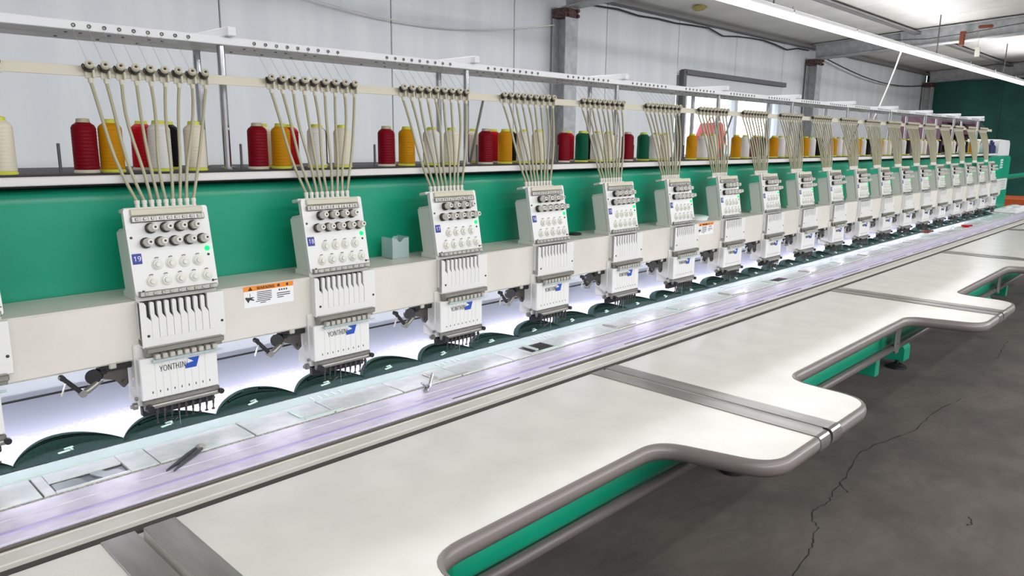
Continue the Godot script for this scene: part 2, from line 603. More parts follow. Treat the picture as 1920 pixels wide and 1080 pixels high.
	tag(obj("cable", st, M.cord), "thin pale cable drooping across the upper left of the back wall", "cable")
	st = S()
	pts = PackedVector3Array()
	for i in 13:
		var s := i / 12.0
		pts.append(Vector3(9.2 + 4.4 * s, 2.5 - 0.16 * sin(PI * s * 0.9) - 0.05 * s, -2.4))
	tube(st, pts, 0.008, 5)
	tag(obj("cable", st, M.cable), "dark cable hanging slack on the wall beyond the second column", "cable")
	st = S()
	pts = PackedVector3Array()
	for i in 13:
		var s := i / 12.0
		pts.append(Vector3(7.26, 2.29, -0.86).lerp(Vector3(5.0, 1.53, -0.30), s) + Vector3(0.05 * sin(PI * s), 0.03 * sin(PI * s), 0.0))
	tube(st, pts, 0.0065, 6)
	tag(obj("cord", st, M.cord), "white cord slanting down from the ceiling lamp to the thread rack", "cord")
	# rust-coloured straps and a tag that hang on a wire under the rafter
	st = S()
	tube(st, PackedVector3Array([Vector3(8.84, 2.59, -1.5), Vector3(8.84, 2.575, -1.1), Vector3(8.84, 2.6, -0.75), Vector3(8.84, 2.65, -0.3), Vector3(8.84, 2.7, 0.2)]), 0.004, 5)
	tag(obj("wire", st, M.cable), "thin wire strung beside the far rafter with rusty straps on it", "wire")
	st = S()
	box(st, Vector3(8.84, 2.54, -0.76), Vector3(0.03, 0.13, 0.05), 0.008)
	box(st, Vector3(8.84, 2.61, -0.755), Vector3(0.035, 0.03, 0.06), 0.008)
	tag(obj("strap", st, M.orange), "rust orange strap hanging straight down from the wire under the roof", "strap")
	st = S()
	box(st, Vector3(8.84, 2.655, -0.55), Vector3(0.03, 0.035, 0.14), 0.012)
	tag(obj("strap", st, M.orange), "rust orange strap bundled flat along the wire under the roof", "strap")
	st = S()
	box(st, Vector3(8.84, 2.4, -0.6), Vector3(0.012, 0.1, 0.05), 0.004)
	cyl(st, Vector3(8.84, 2.45, -0.6), Vector3(8.84, 2.61, -0.6), 0.002, 0.002, 5)
	tag(obj("tag", st, M.tin), "small pale tag dangling below the rusty straps near the roof", "tag")
	st = S()
	lathe(st, PackedVector2Array([Vector2(0, -0.035), Vector2(0.05, -0.028), Vector2(0.085, -0.008), Vector2(0.07, 0.012), Vector2(0, 0.02)]), 12, Transform3D(Basis(Vector3(1.3, 0.2, 0), Vector3(0, 1, 0), Vector3(0, 0.1, 0.6)), Vector3(5.793, 2.638, -2.163)))
	tag(obj("foam_scrap", st, M.foam), "yellowish lump of foam stuck to the ceiling near the top of the back wall", "foam")
	# things beyond the far end
	var cb := thing("cardboard_box", "orange-brown cardboard box against the dark green end wall", "box", Vector3(11.6, 0, -0.45))
	st = S()
	box(st, Vector3(0, 0.36, 0), Vector3(0.9, 0.72, 0.9), 0.006)
	obj("carton", st, M.cardbox, cb)
	for s in [-1.0, 1.0]:
		st = S()
		box(st, Vector3(0, 0.725, s * 0.226), Vector3(0.9, 0.006, 0.446), 0.002)
		obj("flap", st, M.cardbox, cb)
	var rk := thing("storage_rack", "dark pinkish slatted rack seen through the posts at the far end", "rack", Vector3(9.35, 0, -1.0))
	for s in [-0.75, 0.75]:
		st = S()
		box(st, Vector3(s, 0.87, 0), Vector3(0.05, 1.74, 0.4), 0.004)
		obj("post", st, M.rackpink, rk)
	for k in 8:
		st = S()
		box(st, Vector3(0, 0.82 + k * 0.125, 0.0), Vector3(1.5, 0.045, 0.36), 0.004)
		obj("slat", st, M.rackpink, rk)
	st = S()
	box(st, Vector3(0, 1.25, -0.18), Vector3(1.46, 0.95, 0.02))
	obj("back", st, M.rackdark, rk)
	var bg := thing("plastic_bag", "translucent red plastic bag standing on the window sill", "bag", Vector3(6.5, 1.262, -2.38))
	st = S()
	prism(st, rounded([Vector2(-0.2, 0.0), Vector2(0.22, 0.0), Vector2(0.23, 0.2), Vector2(0.16, 0.37), Vector2(-0.12, 0.36), Vector2(-0.21, 0.22)], [0.03, 0.03, 0.08, 0.06, 0.06, 0.08]), -0.05, 0.05, Transform3D(), true)
	obj("bag_body", st, M.redbag, bg)
	st = S()
	tube(st, PackedVector3Array([Vector3(-0.06, 0.35, 0), Vector3(-0.03, 0.41, 0), Vector3(0.03, 0.415, 0), Vector3(0.07, 0.36, 0)]), 0.008, 6)
	obj("handle", st, M.redbag, bg)

# ------------------------------------------------------------------ machine body
func sweep_x(called: String, poly: PackedVector2Array, x0: float, x1: float, m: Material, parent: Node, smooth := false) -> MeshInstance3D:
	# profile given as (z, y)
	var st := S()
	prism(st, poly, x0, x1, yz(0), smooth)
	return obj(called, st, m, parent)

func bar(called: String, x0: float, x1: float, y0: float, y1: float, z0: float, z1: float, m: Material, parent: Node, bev := 0.0) -> MeshInstance3D:
	var st := S()
	box(st, Vector3((x0 + x1) / 2, (y0 + y1) / 2, (z0 + z1) / 2), Vector3(abs(x1 - x0), abs(y1 - y0), abs(z1 - z0)), bev)
	return obj(called, st, m, parent)

func machine() -> void:
	var m := thing("machine_frame", "long green and white frame of the embroidery machine carrying all the heads", "machine")
	# green trough behind the heads
	sweep_x("main_beam", rounded([Vector2(-0.14, 0.985), Vector2(-0.14, 1.327), Vector2(-0.54, 1.327), Vector2(-0.54, 0.985)], [0.01, 0.032, 0.032, 0.01], 8), -1.3, 8.72, M.green, m, true)
	bar("underside_tray", -1.3, 7.9, 0.978, 0.9845, -0.53, -0.15, M.white, m)
	# white head beam in front of it
	bar("head_beam", -1.3, 7.62, 0.98, 1.103, -0.139, 0.02, M.beam, m, 0.004)
	for n in HEADS:
		var bx := (n - 1) * PITCH - 0.20
		var st := S()
		for sy in [1.0, 1.085]:
			cyl(st, Vector3(bx - 0.17, sy, 0.02), Vector3(bx - 0.17, sy, 0.023), 0.004, 0.004, 8)
		obj("screw", st, M.metal, m)
	# shaft that runs under the head beam
	var st := S()
	cyl(st, Vector3(-1.3, 0.925, -0.05), Vector3(7.6, 0.925, -0.05), 0.0024, 0.0024, 8)
	obj("shaft", st, M.dark, m)
	# light strips under the beam, one to a head
	for n in HEADS:
		var lx := (n - 1) * PITCH - 0.3
		bar("light_strip", lx - 0.17, lx + 0.17, 0.958, 0.972, -0.128, -0.112, M.strip, m, 0.003)
		area_light("light", m, Vector3(lx, 0.956, -0.12), Vector2(0.34, 0.016), STRIP_LIGHT, Color(0.95, 0.93, 1.0), 0.45)
	# end stand
	bar("end_stand", 7.96, 8.72, 0.73, 0.99, -0.54, -0.14, M.green, m, 0.006)
	bar("end_pedestal", 7.96, 8.72, 0.02, 0.73, -0.54, 0.03, M.green, m, 0.01)
	bar("near_stand", -1.3, -0.9, 0.02, 0.9, -0.54, -0.1, M.green, m, 0.01)
	bar("end_panel", 7.66, 8.55, 0.985, 1.1, -0.139, -0.115, M.plate, m, 0.004)
	st = S()
	for k in 5:
		box(st, Vector3(8.35, 1.08 - k * 0.018, -0.1147), Vector3(0.24, 0.006, 0.0008))
	obj("panel_text", st, M.joint, m)
	st = S()
	# white vertical lettering on the green end, too small to read
	for k in 4:
		var ly := 1.285 - k * 0.024
		box(st, Vector3(8.33, ly, -0.1385), Vector3(0.10, 0.014, 0.002))
		box(st, Vector3(8.27 + 0.02 * (k % 2), ly - 0.009, -0.1385), Vector3(0.03, 0.006, 0.002))
	obj("lettering", st, M.white, m)
	st = S()
	cyl(st, Vector3(8.3, 1.075, -0.3), Vector3(13.7, 1.075, -0.3), 0.028, 0.028, 12)
	obj("push_bar", st, M.green, m)
	# bed that carries the table and the frame
	bar("bed", -1.3, 7.86, 0.735, 0.797, -0.95, 0.384, M.white, m, 0.003)
	bar("bed_extension", 7.86, 8.95, 0.735, 0.797, -0.13, 0.384, M.white, m, 0.003)
	bar("front_channel", -1.3, 8.9, 0.63, 0.735, 0.66, 0.70, M.green, m, 0.004)
	for k in 5:
		var lx := 0.22 + k * 2.2 - 2.2 + 0.02
		st = S()
		prism(st, PackedVector2Array([Vector2(-0.9, 0.045), Vector2(0.2, 0.045), Vector2(0.2, 0.125), Vector2(0.16, 0.20), Vector2(0.06, 0.29), Vector2(-0.1, 0.33), Vector2(-0.1, 0.735), Vector2(-0.5, 0.735), Vector2(-0.5, 0.33), Vector2(-0.9, 0.3)]), lx - 0.055, lx + 0.065, yz(0))
		var lg := obj("leg", st, M.green, m)
		for fz in [0.165, -0.8]:
			st = S()
			lathe(st, PackedVector2Array([Vector2(0, 0.03), Vector2(0.03, 0.03), Vector2(0.058, 0.014), Vector2(0.06, 0.0), Vector2(0, 0)]), 18, Transform3D(Basis(), Vector3(lx - 0.06, 0.0, fz)))
			cyl(st, Vector3(lx - 0.06, 0.03, fz), Vector3(lx - 0.06, 0.05, fz), 0.012, 0.012, 8)
			obj("foot", st, M.black, lg)
		st = S()
		box(st, Vector3(lx, 0.60, 0.3), Vector3(0.04, 0.1, 0.8), 0.003)
		box(st, Vector3(lx, 0.69, 0.3), Vector3(0.05, 0.09, 0.8), 0.003)
		obj("bracket_arm", st, M.green, m)
	# round pipe under the table edge with its hanger plates
	st = S()
	cyl(st, Vector3(-1.3, 0.655, 0.725), Vector3(8.9, 0.655, 0.725), 0.013, 0.013, 12)
	obj("pipe", st, M.pipe, m)
	for k in 6:
		st = S()
		box(st, Vector3([-0.6, 2.52, 4.2, 5.9, 7.3, 7.6][k], 0.70, 0.735), Vector3(0.06, 0.11, 0.006), 0.002)
		box(st, Vector3([-0.6, 2.52, 4.2, 5.9, 7.3, 7.6][k], 0.655, 0.735), Vector3(0.03, 0.04, 0.012), 0.003)
		obj("hanger_plate", st, M.metal, m)
	# warning stickers on the head beam
	for w in [[0.234, 0.358], [2.21, 2.335]]:
		warning(m, w[0], w[1])

func warning(parent: Node, x0: float, x1: float) -> void:
	var w := x1 - x0
	var y0 := 1.052
	var y1 := 1.101
	var st := S()
	box(st, Vector3((x0 + x1) / 2, (y0 + y1) / 2, 0.0204), Vector3(w, y1 - y0, 0.0008))
	var s := obj("warning_sticker", st, M.white, parent)
	s.set_meta("label", "white sticker with an orange WARNING band")
	st = S()
	box(st, Vector3((x0 + x1) / 2, y1 - 0.0055, 0.021), Vector3(w, 0.011, 0.0006))
	obj("orange_band", st, M.signorange, s)
	st = S()
	prism(st, PackedVector2Array([Vector2(-0.005, -0.004), Vector2(0.005, -0.004), Vector2(0, 0.005)]), 0, 0.0006, Transform3D(Basis(), Vector3(x0 + 0.016, y1 - 0.0058, 0.0213)))
	obj("hazard_triangle", st, M.signink, s)
	var t := node("lettering", text("WARNING", 0.0092, 0.0004, true), M.signink, s, Vector3(x0 + 0.054, y1 - 0.0058, 0.0216))
	t.set_meta("label", "dark WARNING lettering")
	st = S()
	box(st, Vector3(x0 + 0.086, y1 - 0.0055, 0.0214), Vector3(0.006, 0.006, 0.0006))
	box(st, Vector3(x0 + 0.108, y1 - 0.0055, 0.0214), Vector3(0.005, 0.006, 0.0006))
	# small print
	for k in 7:
		box(st, Vector3(x0 + 0.05 - (0.004 if k > 4 else 0.0), y1 - 0.0155 - k * 0.0042, 0.021), Vector3(0.036 if k < 6 else 0.014, 0.0016, 0.0006))
	for k in 4:
		box(st, Vector3(x0 + 0.088 + k * 0.006, y1 - 0.0165, 0.021), Vector3(0.0034, 0.004, 0.0006))
	for k in 3:
		box(st, Vector3(x0 + 0.098 - (0.008 if k == 2 else 0.0), y1 - 0.0245 - k * 0.0048, 0.021), Vector3(0.034 if k < 2 else 0.016, 0.0018, 0.0006))
	obj("small_print", st, M.ink, s)
	# hand hit by a needle
	st = S()
	var o := Vector2(x0 + 0.014, y1 - 0.029)
	prism(st, PackedVector2Array([o + Vector2(-0.01, 0.005), o + Vector2(-0.004, 0.0035), o + Vector2(0.009, 0.0035), o + Vector2(0.011, 0.002), o + Vector2(0.004, 0.0005), o + Vector2(0.011, -0.003), o + Vector2(0.009, -0.005), o + Vector2(0.0, -0.002), o + Vector2(-0.004, -0.009), o + Vector2(-0.007, -0.004), o + Vector2(-0.011, 0.002)]), 0.0207, 0.0213)
	box(st, Vector3(o.x + 0.001, o.y + 0.0085, 0.021), Vector3(0.0012, 0.008, 0.0006))
	obj("hand_pictogram", st, M.ink, s)

# ------------------------------------------------------------------ table
func table() -> void:
	var slots := [-0.145, 1.106, 2.785, 4.46, 6.2]
	var names := ["nearest white table panel, cut off by the lower left corner of the picture", "large white table panel in the foreground between the first two steel slots", "white table panel between the second and third steel slots", "white table panel between the third and fourth steel slots", "narrow-looking far white table panel between the fourth and fifth slots", "farthest white table panel at the end of the machine"]
	var ends := [-1.3] + slots + [9.0]
	for i in 6:
		var a: float = ends[i] + (0.0065 if i > 0 else 0.0)
		var b: float = ends[i + 1] - (0.0065 if i < 5 else 0.0)
		var top := T + 0.0
		var pts := []
		var rad := []
		# outline (x, z): inner edge, then the outer edge with its two half tongues
		pts.append(Vector2(a, 0.386)); rad.append(0.0)
		pts.append(Vector2(b, 0.386)); rad.append(0.0)
		if i < 5:
			pts.append_array([Vector2(b, 1.010), Vector2(b - 0.25, 1.010), Vector2(b - 0.316, 0.774)])
			rad.append_array([0.0, 0.085, 0.085])
		else:
			pts.append(Vector2(b, 0.778)); rad.append(0.06)
		if i > 0:
			pts.append_array([Vector2(a + (0.287 if i > 1 else 0.255), 0.778), Vector2(a + 0.272, 1.010), Vector2(a, 1.010)])
			rad.append_array([0.085, 0.085, 0.0])
		else:
			pts.append(Vector2(a, 0.778)); rad.append(0.02)
		var poly := rounded(pts, rad, 8)
		var o := thing("table_panel", names[i], "table", Vector3((a + b) / 2, 0, 0.6))
		var sh := Transform3D(Basis(), -o.position)
		var st := S()
		prism(st, poly, T - 0.034, T, sh * flat(0))
		obj("tabletop", st, M.slab, o)
		# half-round plastic edge band along the outer boundary
		var path := []
		var inside := false
		for p in poly:
			if p.y > 0.39: path.append(p)
		st = S()
		var k := 9
		var prof := []
		for q in k:
			var t := PI * q / (k - 1)
			prof.append(Vector2(0.013 * pow(sin(t), 0.7), 0.0185 * cos(t)))
		var rows := []
		var nrm := []
		for q in path.size():
			var d0: Vector2 = (path[q] - path[max(q - 1, 0)])
			var d1: Vector2 = (path[min(q + 1, path.size() - 1)] - path[q])
			var d := (d0.normalized() + d1.normalized()).normalized()
			if q == 0: d = d1.normalized()
			if q == path.size() - 1: d = d0.normalized()
			var out := Vector2(d.y, -d.x)
			var row := []
			var rn := []
			for e in k:
				var t := PI * e / (k - 1)
				row.append(sh * Vector3(path[q].x + out.x * prof[e].x, T - 0.0175 + prof[e].y, path[q].y + out.y * prof[e].x))
				rn.append(Vector3(out.x * sin(t), cos(t), out.y * sin(t)))
			rows.append(row); nrm.append(rn)
		for q in rows.size() - 1:
			for e in k - 1:
				squad(st, [rows[q][e], rows[q + 1][e], rows[q + 1][e + 1], rows[q][e + 1]], [nrm[q][e], nrm[q + 1][e], nrm[q + 1][e + 1], nrm[q][e + 1]])
		obj("edge_band", st, M.rim, o)
		# steel plates beside the slots
		for s in [[i > 0, a, a + 0.052], [i < 5, b - 0.052, b]]:
			if s[0]:
				st = S()
				box(st, sh * Vector3((s[1] + s[2]) / 2, T + 0.0012, 0.699), Vector3(s[2] - s[1], 0.0025, 0.626), 0.001)
				var cap := PackedVector2Array([Vector2(1.0, T + 0.0024)])
				for e in 9:
					var t := PI * e / 8.0
					cap.append(Vector2(1.010 + 0.0150 * pow(sin(t), 0.7), T - 0.0175 + 0.0202 * cos(t)))
				cap.append(Vector2(1.0, T - 0.0380))
				prism(st, cap, s[1], s[2], Transform3D(sh.basis, sh.origin) * yz(0))
				obj("slot_plate", st, M.steel, o)
		st = S()
		box(st, sh * Vector3(a + 0.6, T - 0.06, 0.6), Vector3(0.05, 0.05, 0.2), 0.003)
		obj("support_block", st, M.rim, o)

# ------------------------------------------------------------------ embroidery frame on the bed
func embroidery_frame() -> void:
	var o := thing("pantograph", "long clear and lavender embroidery frame lying along the front of the bed", "frame", Vector3(3.8, T, 0.18))
	var sh := Transform3D(Basis(), -o.position)
	var x0 := -1.3
	var x1 := 8.95
	var st := S()
	box(st, sh * Vector3((x0 + x1) / 2, T + 0.003, 0.033), Vector3(x1 - x0, 0.006, 0.05), 0.0015)
	obj("mint_strip", st, M.mint, o)
	# clear plates, each with a seam round it
	st = S()
	box(st, sh * Vector3((x0 + x1) / 2, T - 0.0026, 0.1075), Vector3(x1 - x0, 0.001, 0.105))
	obj("plate_bed", st, M.dust, o)
	var k := 0
	var x := x0
	var cuts := [[-0.203, -0.077, 0.1, 0.148], [1.075, 1.18, 0.075, 0.14], [2.75, 2.86, 0.09, 0.14]]
	while x < x1 - 0.1:
		var w := 0.2
		for c in cuts:
			if c[0] - 0.02 > x + 0.01 and c[0] - 0.02 < x + w and c[1] > x + w - 0.02: w = c[0] - 0.02 - x
		st = S()
		var cut = null
		for c in cuts:
			if c[0] > x - 0.001 and c[1] < x + w + 0.001: cut = c
		if cut == null:
			box(st, sh * Vector3(x + w / 2, T + 0.0025, 0.108), Vector3(w - 0.004, 0.005, 0.094), 0.0012)
		else:
			box(st, sh * Vector3((x + cut[0]) / 2, T + 0.0025, 0.108), Vector3(max(cut[0] - x - 0.002, 0.002), 0.005, 0.094), 0.0005)
			box(st, sh * Vector3((x + w + cut[1]) / 2, T + 0.0025, 0.108), Vector3(max(x + w - cut[1] - 0.002, 0.002), 0.005, 0.094), 0.0005)
			box(st, sh * Vector3((cut[0] + cut[1]) / 2, T + 0.0025, (0.061 + cut[2]) / 2), Vector3(cut[1] - cut[0], 0.005, cut[2] - 0.061), 0.0005)
			box(st, sh * Vector3((cut[0] + cut[1]) / 2, T + 0.0025, (0.155 + cut[3]) / 2), Vector3(cut[1] - cut[0], 0.005, 0.155 - cut[3]), 0.0005)
		obj("clear_plate", st, M.acrylic, o)
		x += w
		k += 1
	# the dusty joint behind the film
	st = S()
	box(st, sh * Vector3((x0 + x1) / 2, T + 0.0015, 0.162), Vector3(x1 - x0, 0.003, 0.011))
	obj("dusty_joint", st, M.dust, o)
	st = S()
	box(st, sh * Vector3((x0 + x1) / 2, T + 0.0025, 0.23), Vector3(x1 - x0, 0.005, 0.124), 0.0012)
	box(st, sh * Vector3((x0 + x1) / 2, T + 0.005, 0.2), Vector3(x1 - x0, 0.002, 0.022), 0.0009)
	obj("lavender_film", st, M.lav, o)
	st = S()
	box(st, sh * Vector3((x0 + x1) / 2, T + 0.0055, 0.258), Vector3(x1 - x0, 0.003, 0.012), 0.001)
	obj("lilac_ridge", st, M.lilac, o)
	# long slots in the film
	x = 0.55
	k = 0
	while x < x1 - 0.4:
		st = S()
		var zz: float = 0.235 + 0.012 * (k % 2)
		box(st, sh * Vector3(x + 0.14, T + 0.0052, zz), Vector3(0.28, 0.0008, 0.004))
		obj("slot", st, M.lilac, o)
		st = S()
		box(st, sh * Vector3(x + 0.2, T + 0.0052, 0.281), Vector3(0.24, 0.0008, 0.005))
		obj("slot", st, M.groove, o)
		x += 0.36
		k += 1
	# small clip bars of the frame
	x = 0.3
	k = 0
	while x < x1:
		st = S()
		box(st, sh * Vector3(x, T + 0.007, 0.11), Vector3(0.014, 0.006, 0.055), 0.002, Transform3D())
		box(st, sh * Vector3(x + 0.05, T + 0.0065, 0.15), Vector3(0.1, 0.004, 0.006), 0.001)
		obj("clip_bar", st, M.tin if k % 2 else M.mint, o)
		x += 0.4
		k += 1
	# rows of short pale teeth on the strip, one row to every second head
	x = 0.38
	while x < x1 - 0.2:
		st = S()
		for q in 5:
			box(st, sh * Vector3(x + q * 0.02, T + 0.0068, 0.046), Vector3(0.006, 0.0016, 0.022), 0.0005)
		obj("tooth_row", st, M.lampbody, o)
		x += 0.4
	# dark track and aluminium rail
	var g := S()
	box(g, sh * Vector3((x0 + x1) / 2, T - 0.001, 0.308), Vector3(x1 - x0, 0.004, 0.022))
	box(g, sh * Vector3((x0 + x1) / 2, T + 0.001, 0.302), Vector3(x1 - x0, 0.006, 0.004), 0.001)
	obj("track", g, M.groove, o)
	st = S()
	box(st, sh * Vector3((x0 + x1) / 2, T + 0.002, 0.345), Vector3(x1 - x0, 0.012, 0.042), 0.002)
	box(st, sh * Vector3((x0 + x1) / 2, T + 0.0085, 0.33), Vector3(x1 - x0, 0.003, 0.005), 0.001)
	obj("aluminium_rail", st, M.alu, o)
	st = S()
	box(st, sh * Vector3((x0 + x1) / 2, T - 0.004, 0.375), Vector3(x1 - x0, 0.006, 0.018))
	obj("dark_gap", st, M.gap, o)
	# dark mesh plates in two of the openings, a bare cut-out in the first
	for c in [[1.075, 1.18, 0.075, 0.14], [2.75, 2.86, 0.09, 0.14]]:
		st = S()
		box(st, sh * Vector3((c[0] + c[1]) / 2, T + 0.0015, (c[2] + c[3]) / 2), Vector3(c[1] - c[0], 0.003, c[3] - c[2]), 0.0005)
		for q in 9:
			box(st, sh * Vector3(lerp(c[0], c[1], (q + 0.5) / 9.0), T + 0.0035, (c[2] + c[3]) / 2), Vector3(0.002, 0.0015, c[3] - c[2] - 0.01))
		obj("mesh_plate", st, M.gunmetal, o)
	st = S()
	var c = cuts[0]
	box(st, sh * Vector3(-0.14, T - 0.0025, 0.124), Vector3(0.126, 0.003, 0.048))
	obj("recess", st, M.peg, o)
	st = S()
	prism(st, rounded([Vector2(-0.2, 0.108), Vector2(-0.155, 0.108), Vector2(-0.148, 0.146), Vector2(-0.2, 0.146)], [0.003, 0.014, 0.003, 0.003]), T - 0.001, T + 0.002, sh * flat(0))
	prism(st, rounded([Vector2(-0.138, 0.102), Vector2(-0.115, 0.102), Vector2(-0.108, 0.118), Vector2(-0.09, 0.118), Vector2(-0.08, 0.146), Vector2(-0.12, 0.146)], [0.01, 0.003, 0.003, 0.003, 0.003, 0.012]), T - 0.001, T + 0.002, sh * flat(0))
	obj("bobbin_cover", st, M.frost, o)

# ------------------------------------------------------------------ thread rack and shelf
func rack() -> void:
	var o := thing("thread_rack", "white perforated rail with thread eyelets on chrome posts above the spools", "rack", Vector3(0, 1.353, -0.27))
	var up := 1.65 - 1.353
	var dz := 0.27
	var st := S()
	box(st, Vector3(3.2, up + 0.009, -0.1965 + dz), Vector3(8.9, 0.019, 0.013), 0.0015)
	box(st, Vector3(3.2, up + 0.0025, -0.2425 + dz), Vector3(8.9, 0.005, 0.079), 0.001)
	box(st, Vector3(3.2, up + 0.0005, -0.322 + dz), Vector3(8.9, 0.005, 0.08), 0.001)
	obj("rail", st, M.whitebar, o)
	for k in 11:
		var x := 0.325 + (k - 1.0) * 0.8 - 0.8 * 0
		if x > 7.7: continue
		for z in [-0.21, -0.345]:
			st = S()
			cyl(st, Vector3(x, 0.0, z + dz), Vector3(x, up, z + dz), 0.0095, 0.0095, 14)
			cyl(st, Vector3(x, 0.0, z + dz), Vector3(x, 0.008, z + dz), 0.02, 0.016, 14)
			cyl(st, Vector3(x + 0.002, 0.1, z + dz + 0.008), Vector3(x + 0.002, 0.1, z + dz + 0.0105), 0.003, 0.003, 6)
			obj("post", st, M.chrome, o)
		st = S()
		box(st, Vector3(x + 0.012, up + 0.0295, -0.265 + dz), Vector3(0.022, 0.021, 0.19), 0.002)
		obj("cross_bar", st, M.whitebar, o)
	var e := S()
	lathe(e, PackedVector2Array([Vector2(0.0022, 0), Vector2(0.0045, 0.0), Vector2(0.0042, 0.002), Vector2(0.003, 0.003), Vector2(0.0022, 0.0015), Vector2(0.0022, 0)]), 10, along(Vector3.ZERO, Vector3(0, 0, 1)))
	cyl(e, Vector3(0, 0, 0), Vector3(0, 0, 0.0006), 0.0024, 0.0024, 8)
	var em := e.commit()
	st = S()
	for n in HEADS:
		var x := (n - 1) * PITCH
		for k in 9:
			node("eyelet", em, M.metal, o, Vector3(x + 0.002 + k * 0.0298, up + 0.009, -0.19 + dz))
		for k in [0, 1, 3, 4, 6, 7]:
			lathe(st, PackedVector2Array([Vector2(0, 0.0025), Vector2(0.0028, 0.002), Vector2(0.0042, 0.0)]), 8, Transform3D(Basis(Vector3(1, 0, 0), Vector3(0, -1, 0), Vector3(0, 0, -1)), Vector3(x + k * 0.0285, up, -0.238 + dz)))
		for k in 3:
			lathe(st, PackedVector2Array([Vector2(0, 0.0025), Vector2(0.0028, 0.002), Vector2(0.0042, 0.0)]), 8, Transform3D(Basis(Vector3(1, 0, 0), Vector3(0, -1, 0), Vector3(0, 0, -1)), Vector3(x + k * 0.0855, up - 0.002, -0.312 + dz)))
	var under := obj("underside_eyelets", st, M.metal, o)
	under.set_meta("kind", "stuff")

	var s := thing("spool_shelf", "long white shelf with dark felt on top behind the heads, holding the thread cones", "shelf", Vector3(3.3, 1.327, -0.3))
	var off := Vector3(-3.3, -1.327, 0.3)
	st = S()
	box(st, Vector3(3.3, 1.3445, -0.30) + off, Vector3(9.2, 0.017, 0.44), 0.002)
	obj("board", st, M.shelf, s)
	st = S()
	box(st, Vector3(3.3, 1.3322, -0.33) + off, Vector3(9.2, 0.009, 0.36))
	obj("underlay", st, M.dark, s)
	st = S()
	box(st, Vector3(3.3, 1.354, -0.305) + off, Vector3(9.2, 0.0022, 0.41), 0.001)
	obj("felt", st, M.felt, s)
	for n in HEADS:
		for k in [[-0.051, -0.185], [0.133, -0.265]]:
			st = S()
			cyl(st, Vector3(0, 0, 0), Vector3(0, 0.062, 0), 0.0032, 0.0032, 8)
			obj("peg", st, M.peg, s, Vector3((n - 1) * PITCH + k[0], 1.355, k[1]) + off)

var spool_mesh := []
func make_spool_meshes() -> void:
	var st := S()
	var prof := PackedVector2Array()
	prof.append(Vector2(0.0, 0.006))
	prof.append(Vector2(0.0215, 0.006))
	var ridges := 26
	for i in ridges + 1:
		var s := float(i) / ridges
		var r: float = 0.0236 - 0.0006 * s
		if s > 0.88: r -= 0.008 * pow((s - 0.88) / 0.12, 2.2)
		prof.append(Vector2(r + (0.00035 if i % 2 else 0.0), 0.007 + 0.094 * s))
	prof.append(Vector2(0.0125, 0.1035))
	lathe(st, prof, 20)
	spool_mesh.append(st.commit())
	st = S()
	lathe(st, PackedVector2Array([Vector2(0, 0), Vector2(0.0245, 0), Vector2(0.0245, 0.003), Vector2(0.0225, 0.0065), Vector2(0, 0.0065)]), 20)
	spool_mesh.append(st.commit())
	st = S()
	lathe(st, PackedVector2Array([Vector2(0.0135, 0.1025), Vector2(0.0125, 0.1095), Vector2(0.0105, 0.1105), Vector2(0.007, 0.1105), Vector2(0.006, 0.104), Vector2(0.0, 0.104)]), 16)
	spool_mesh.append(st.commit())

func spool(colour: String, x: float, z: float, label: String) -> void:
	var o := thing("thread_cone", label, "thread cone", Vector3(x, 1.3551, z), "thread cones on the shelf")
	o.rotation.y = rng.randf() * TAU
	o.scale = Vector3.ONE * 1.03
	node("wound_thread", spool_mesh[0], M["thread_" + colour], o)
	var pale: bool = colour in ["maroon", "red", "brown"]
	node("cone_base", spool_mesh[1], M.cream if pale else M.yellow, o)
	node("cone_tip", spool_mesh[2], M.tube if colour == "maroon" else M.yellow, o)

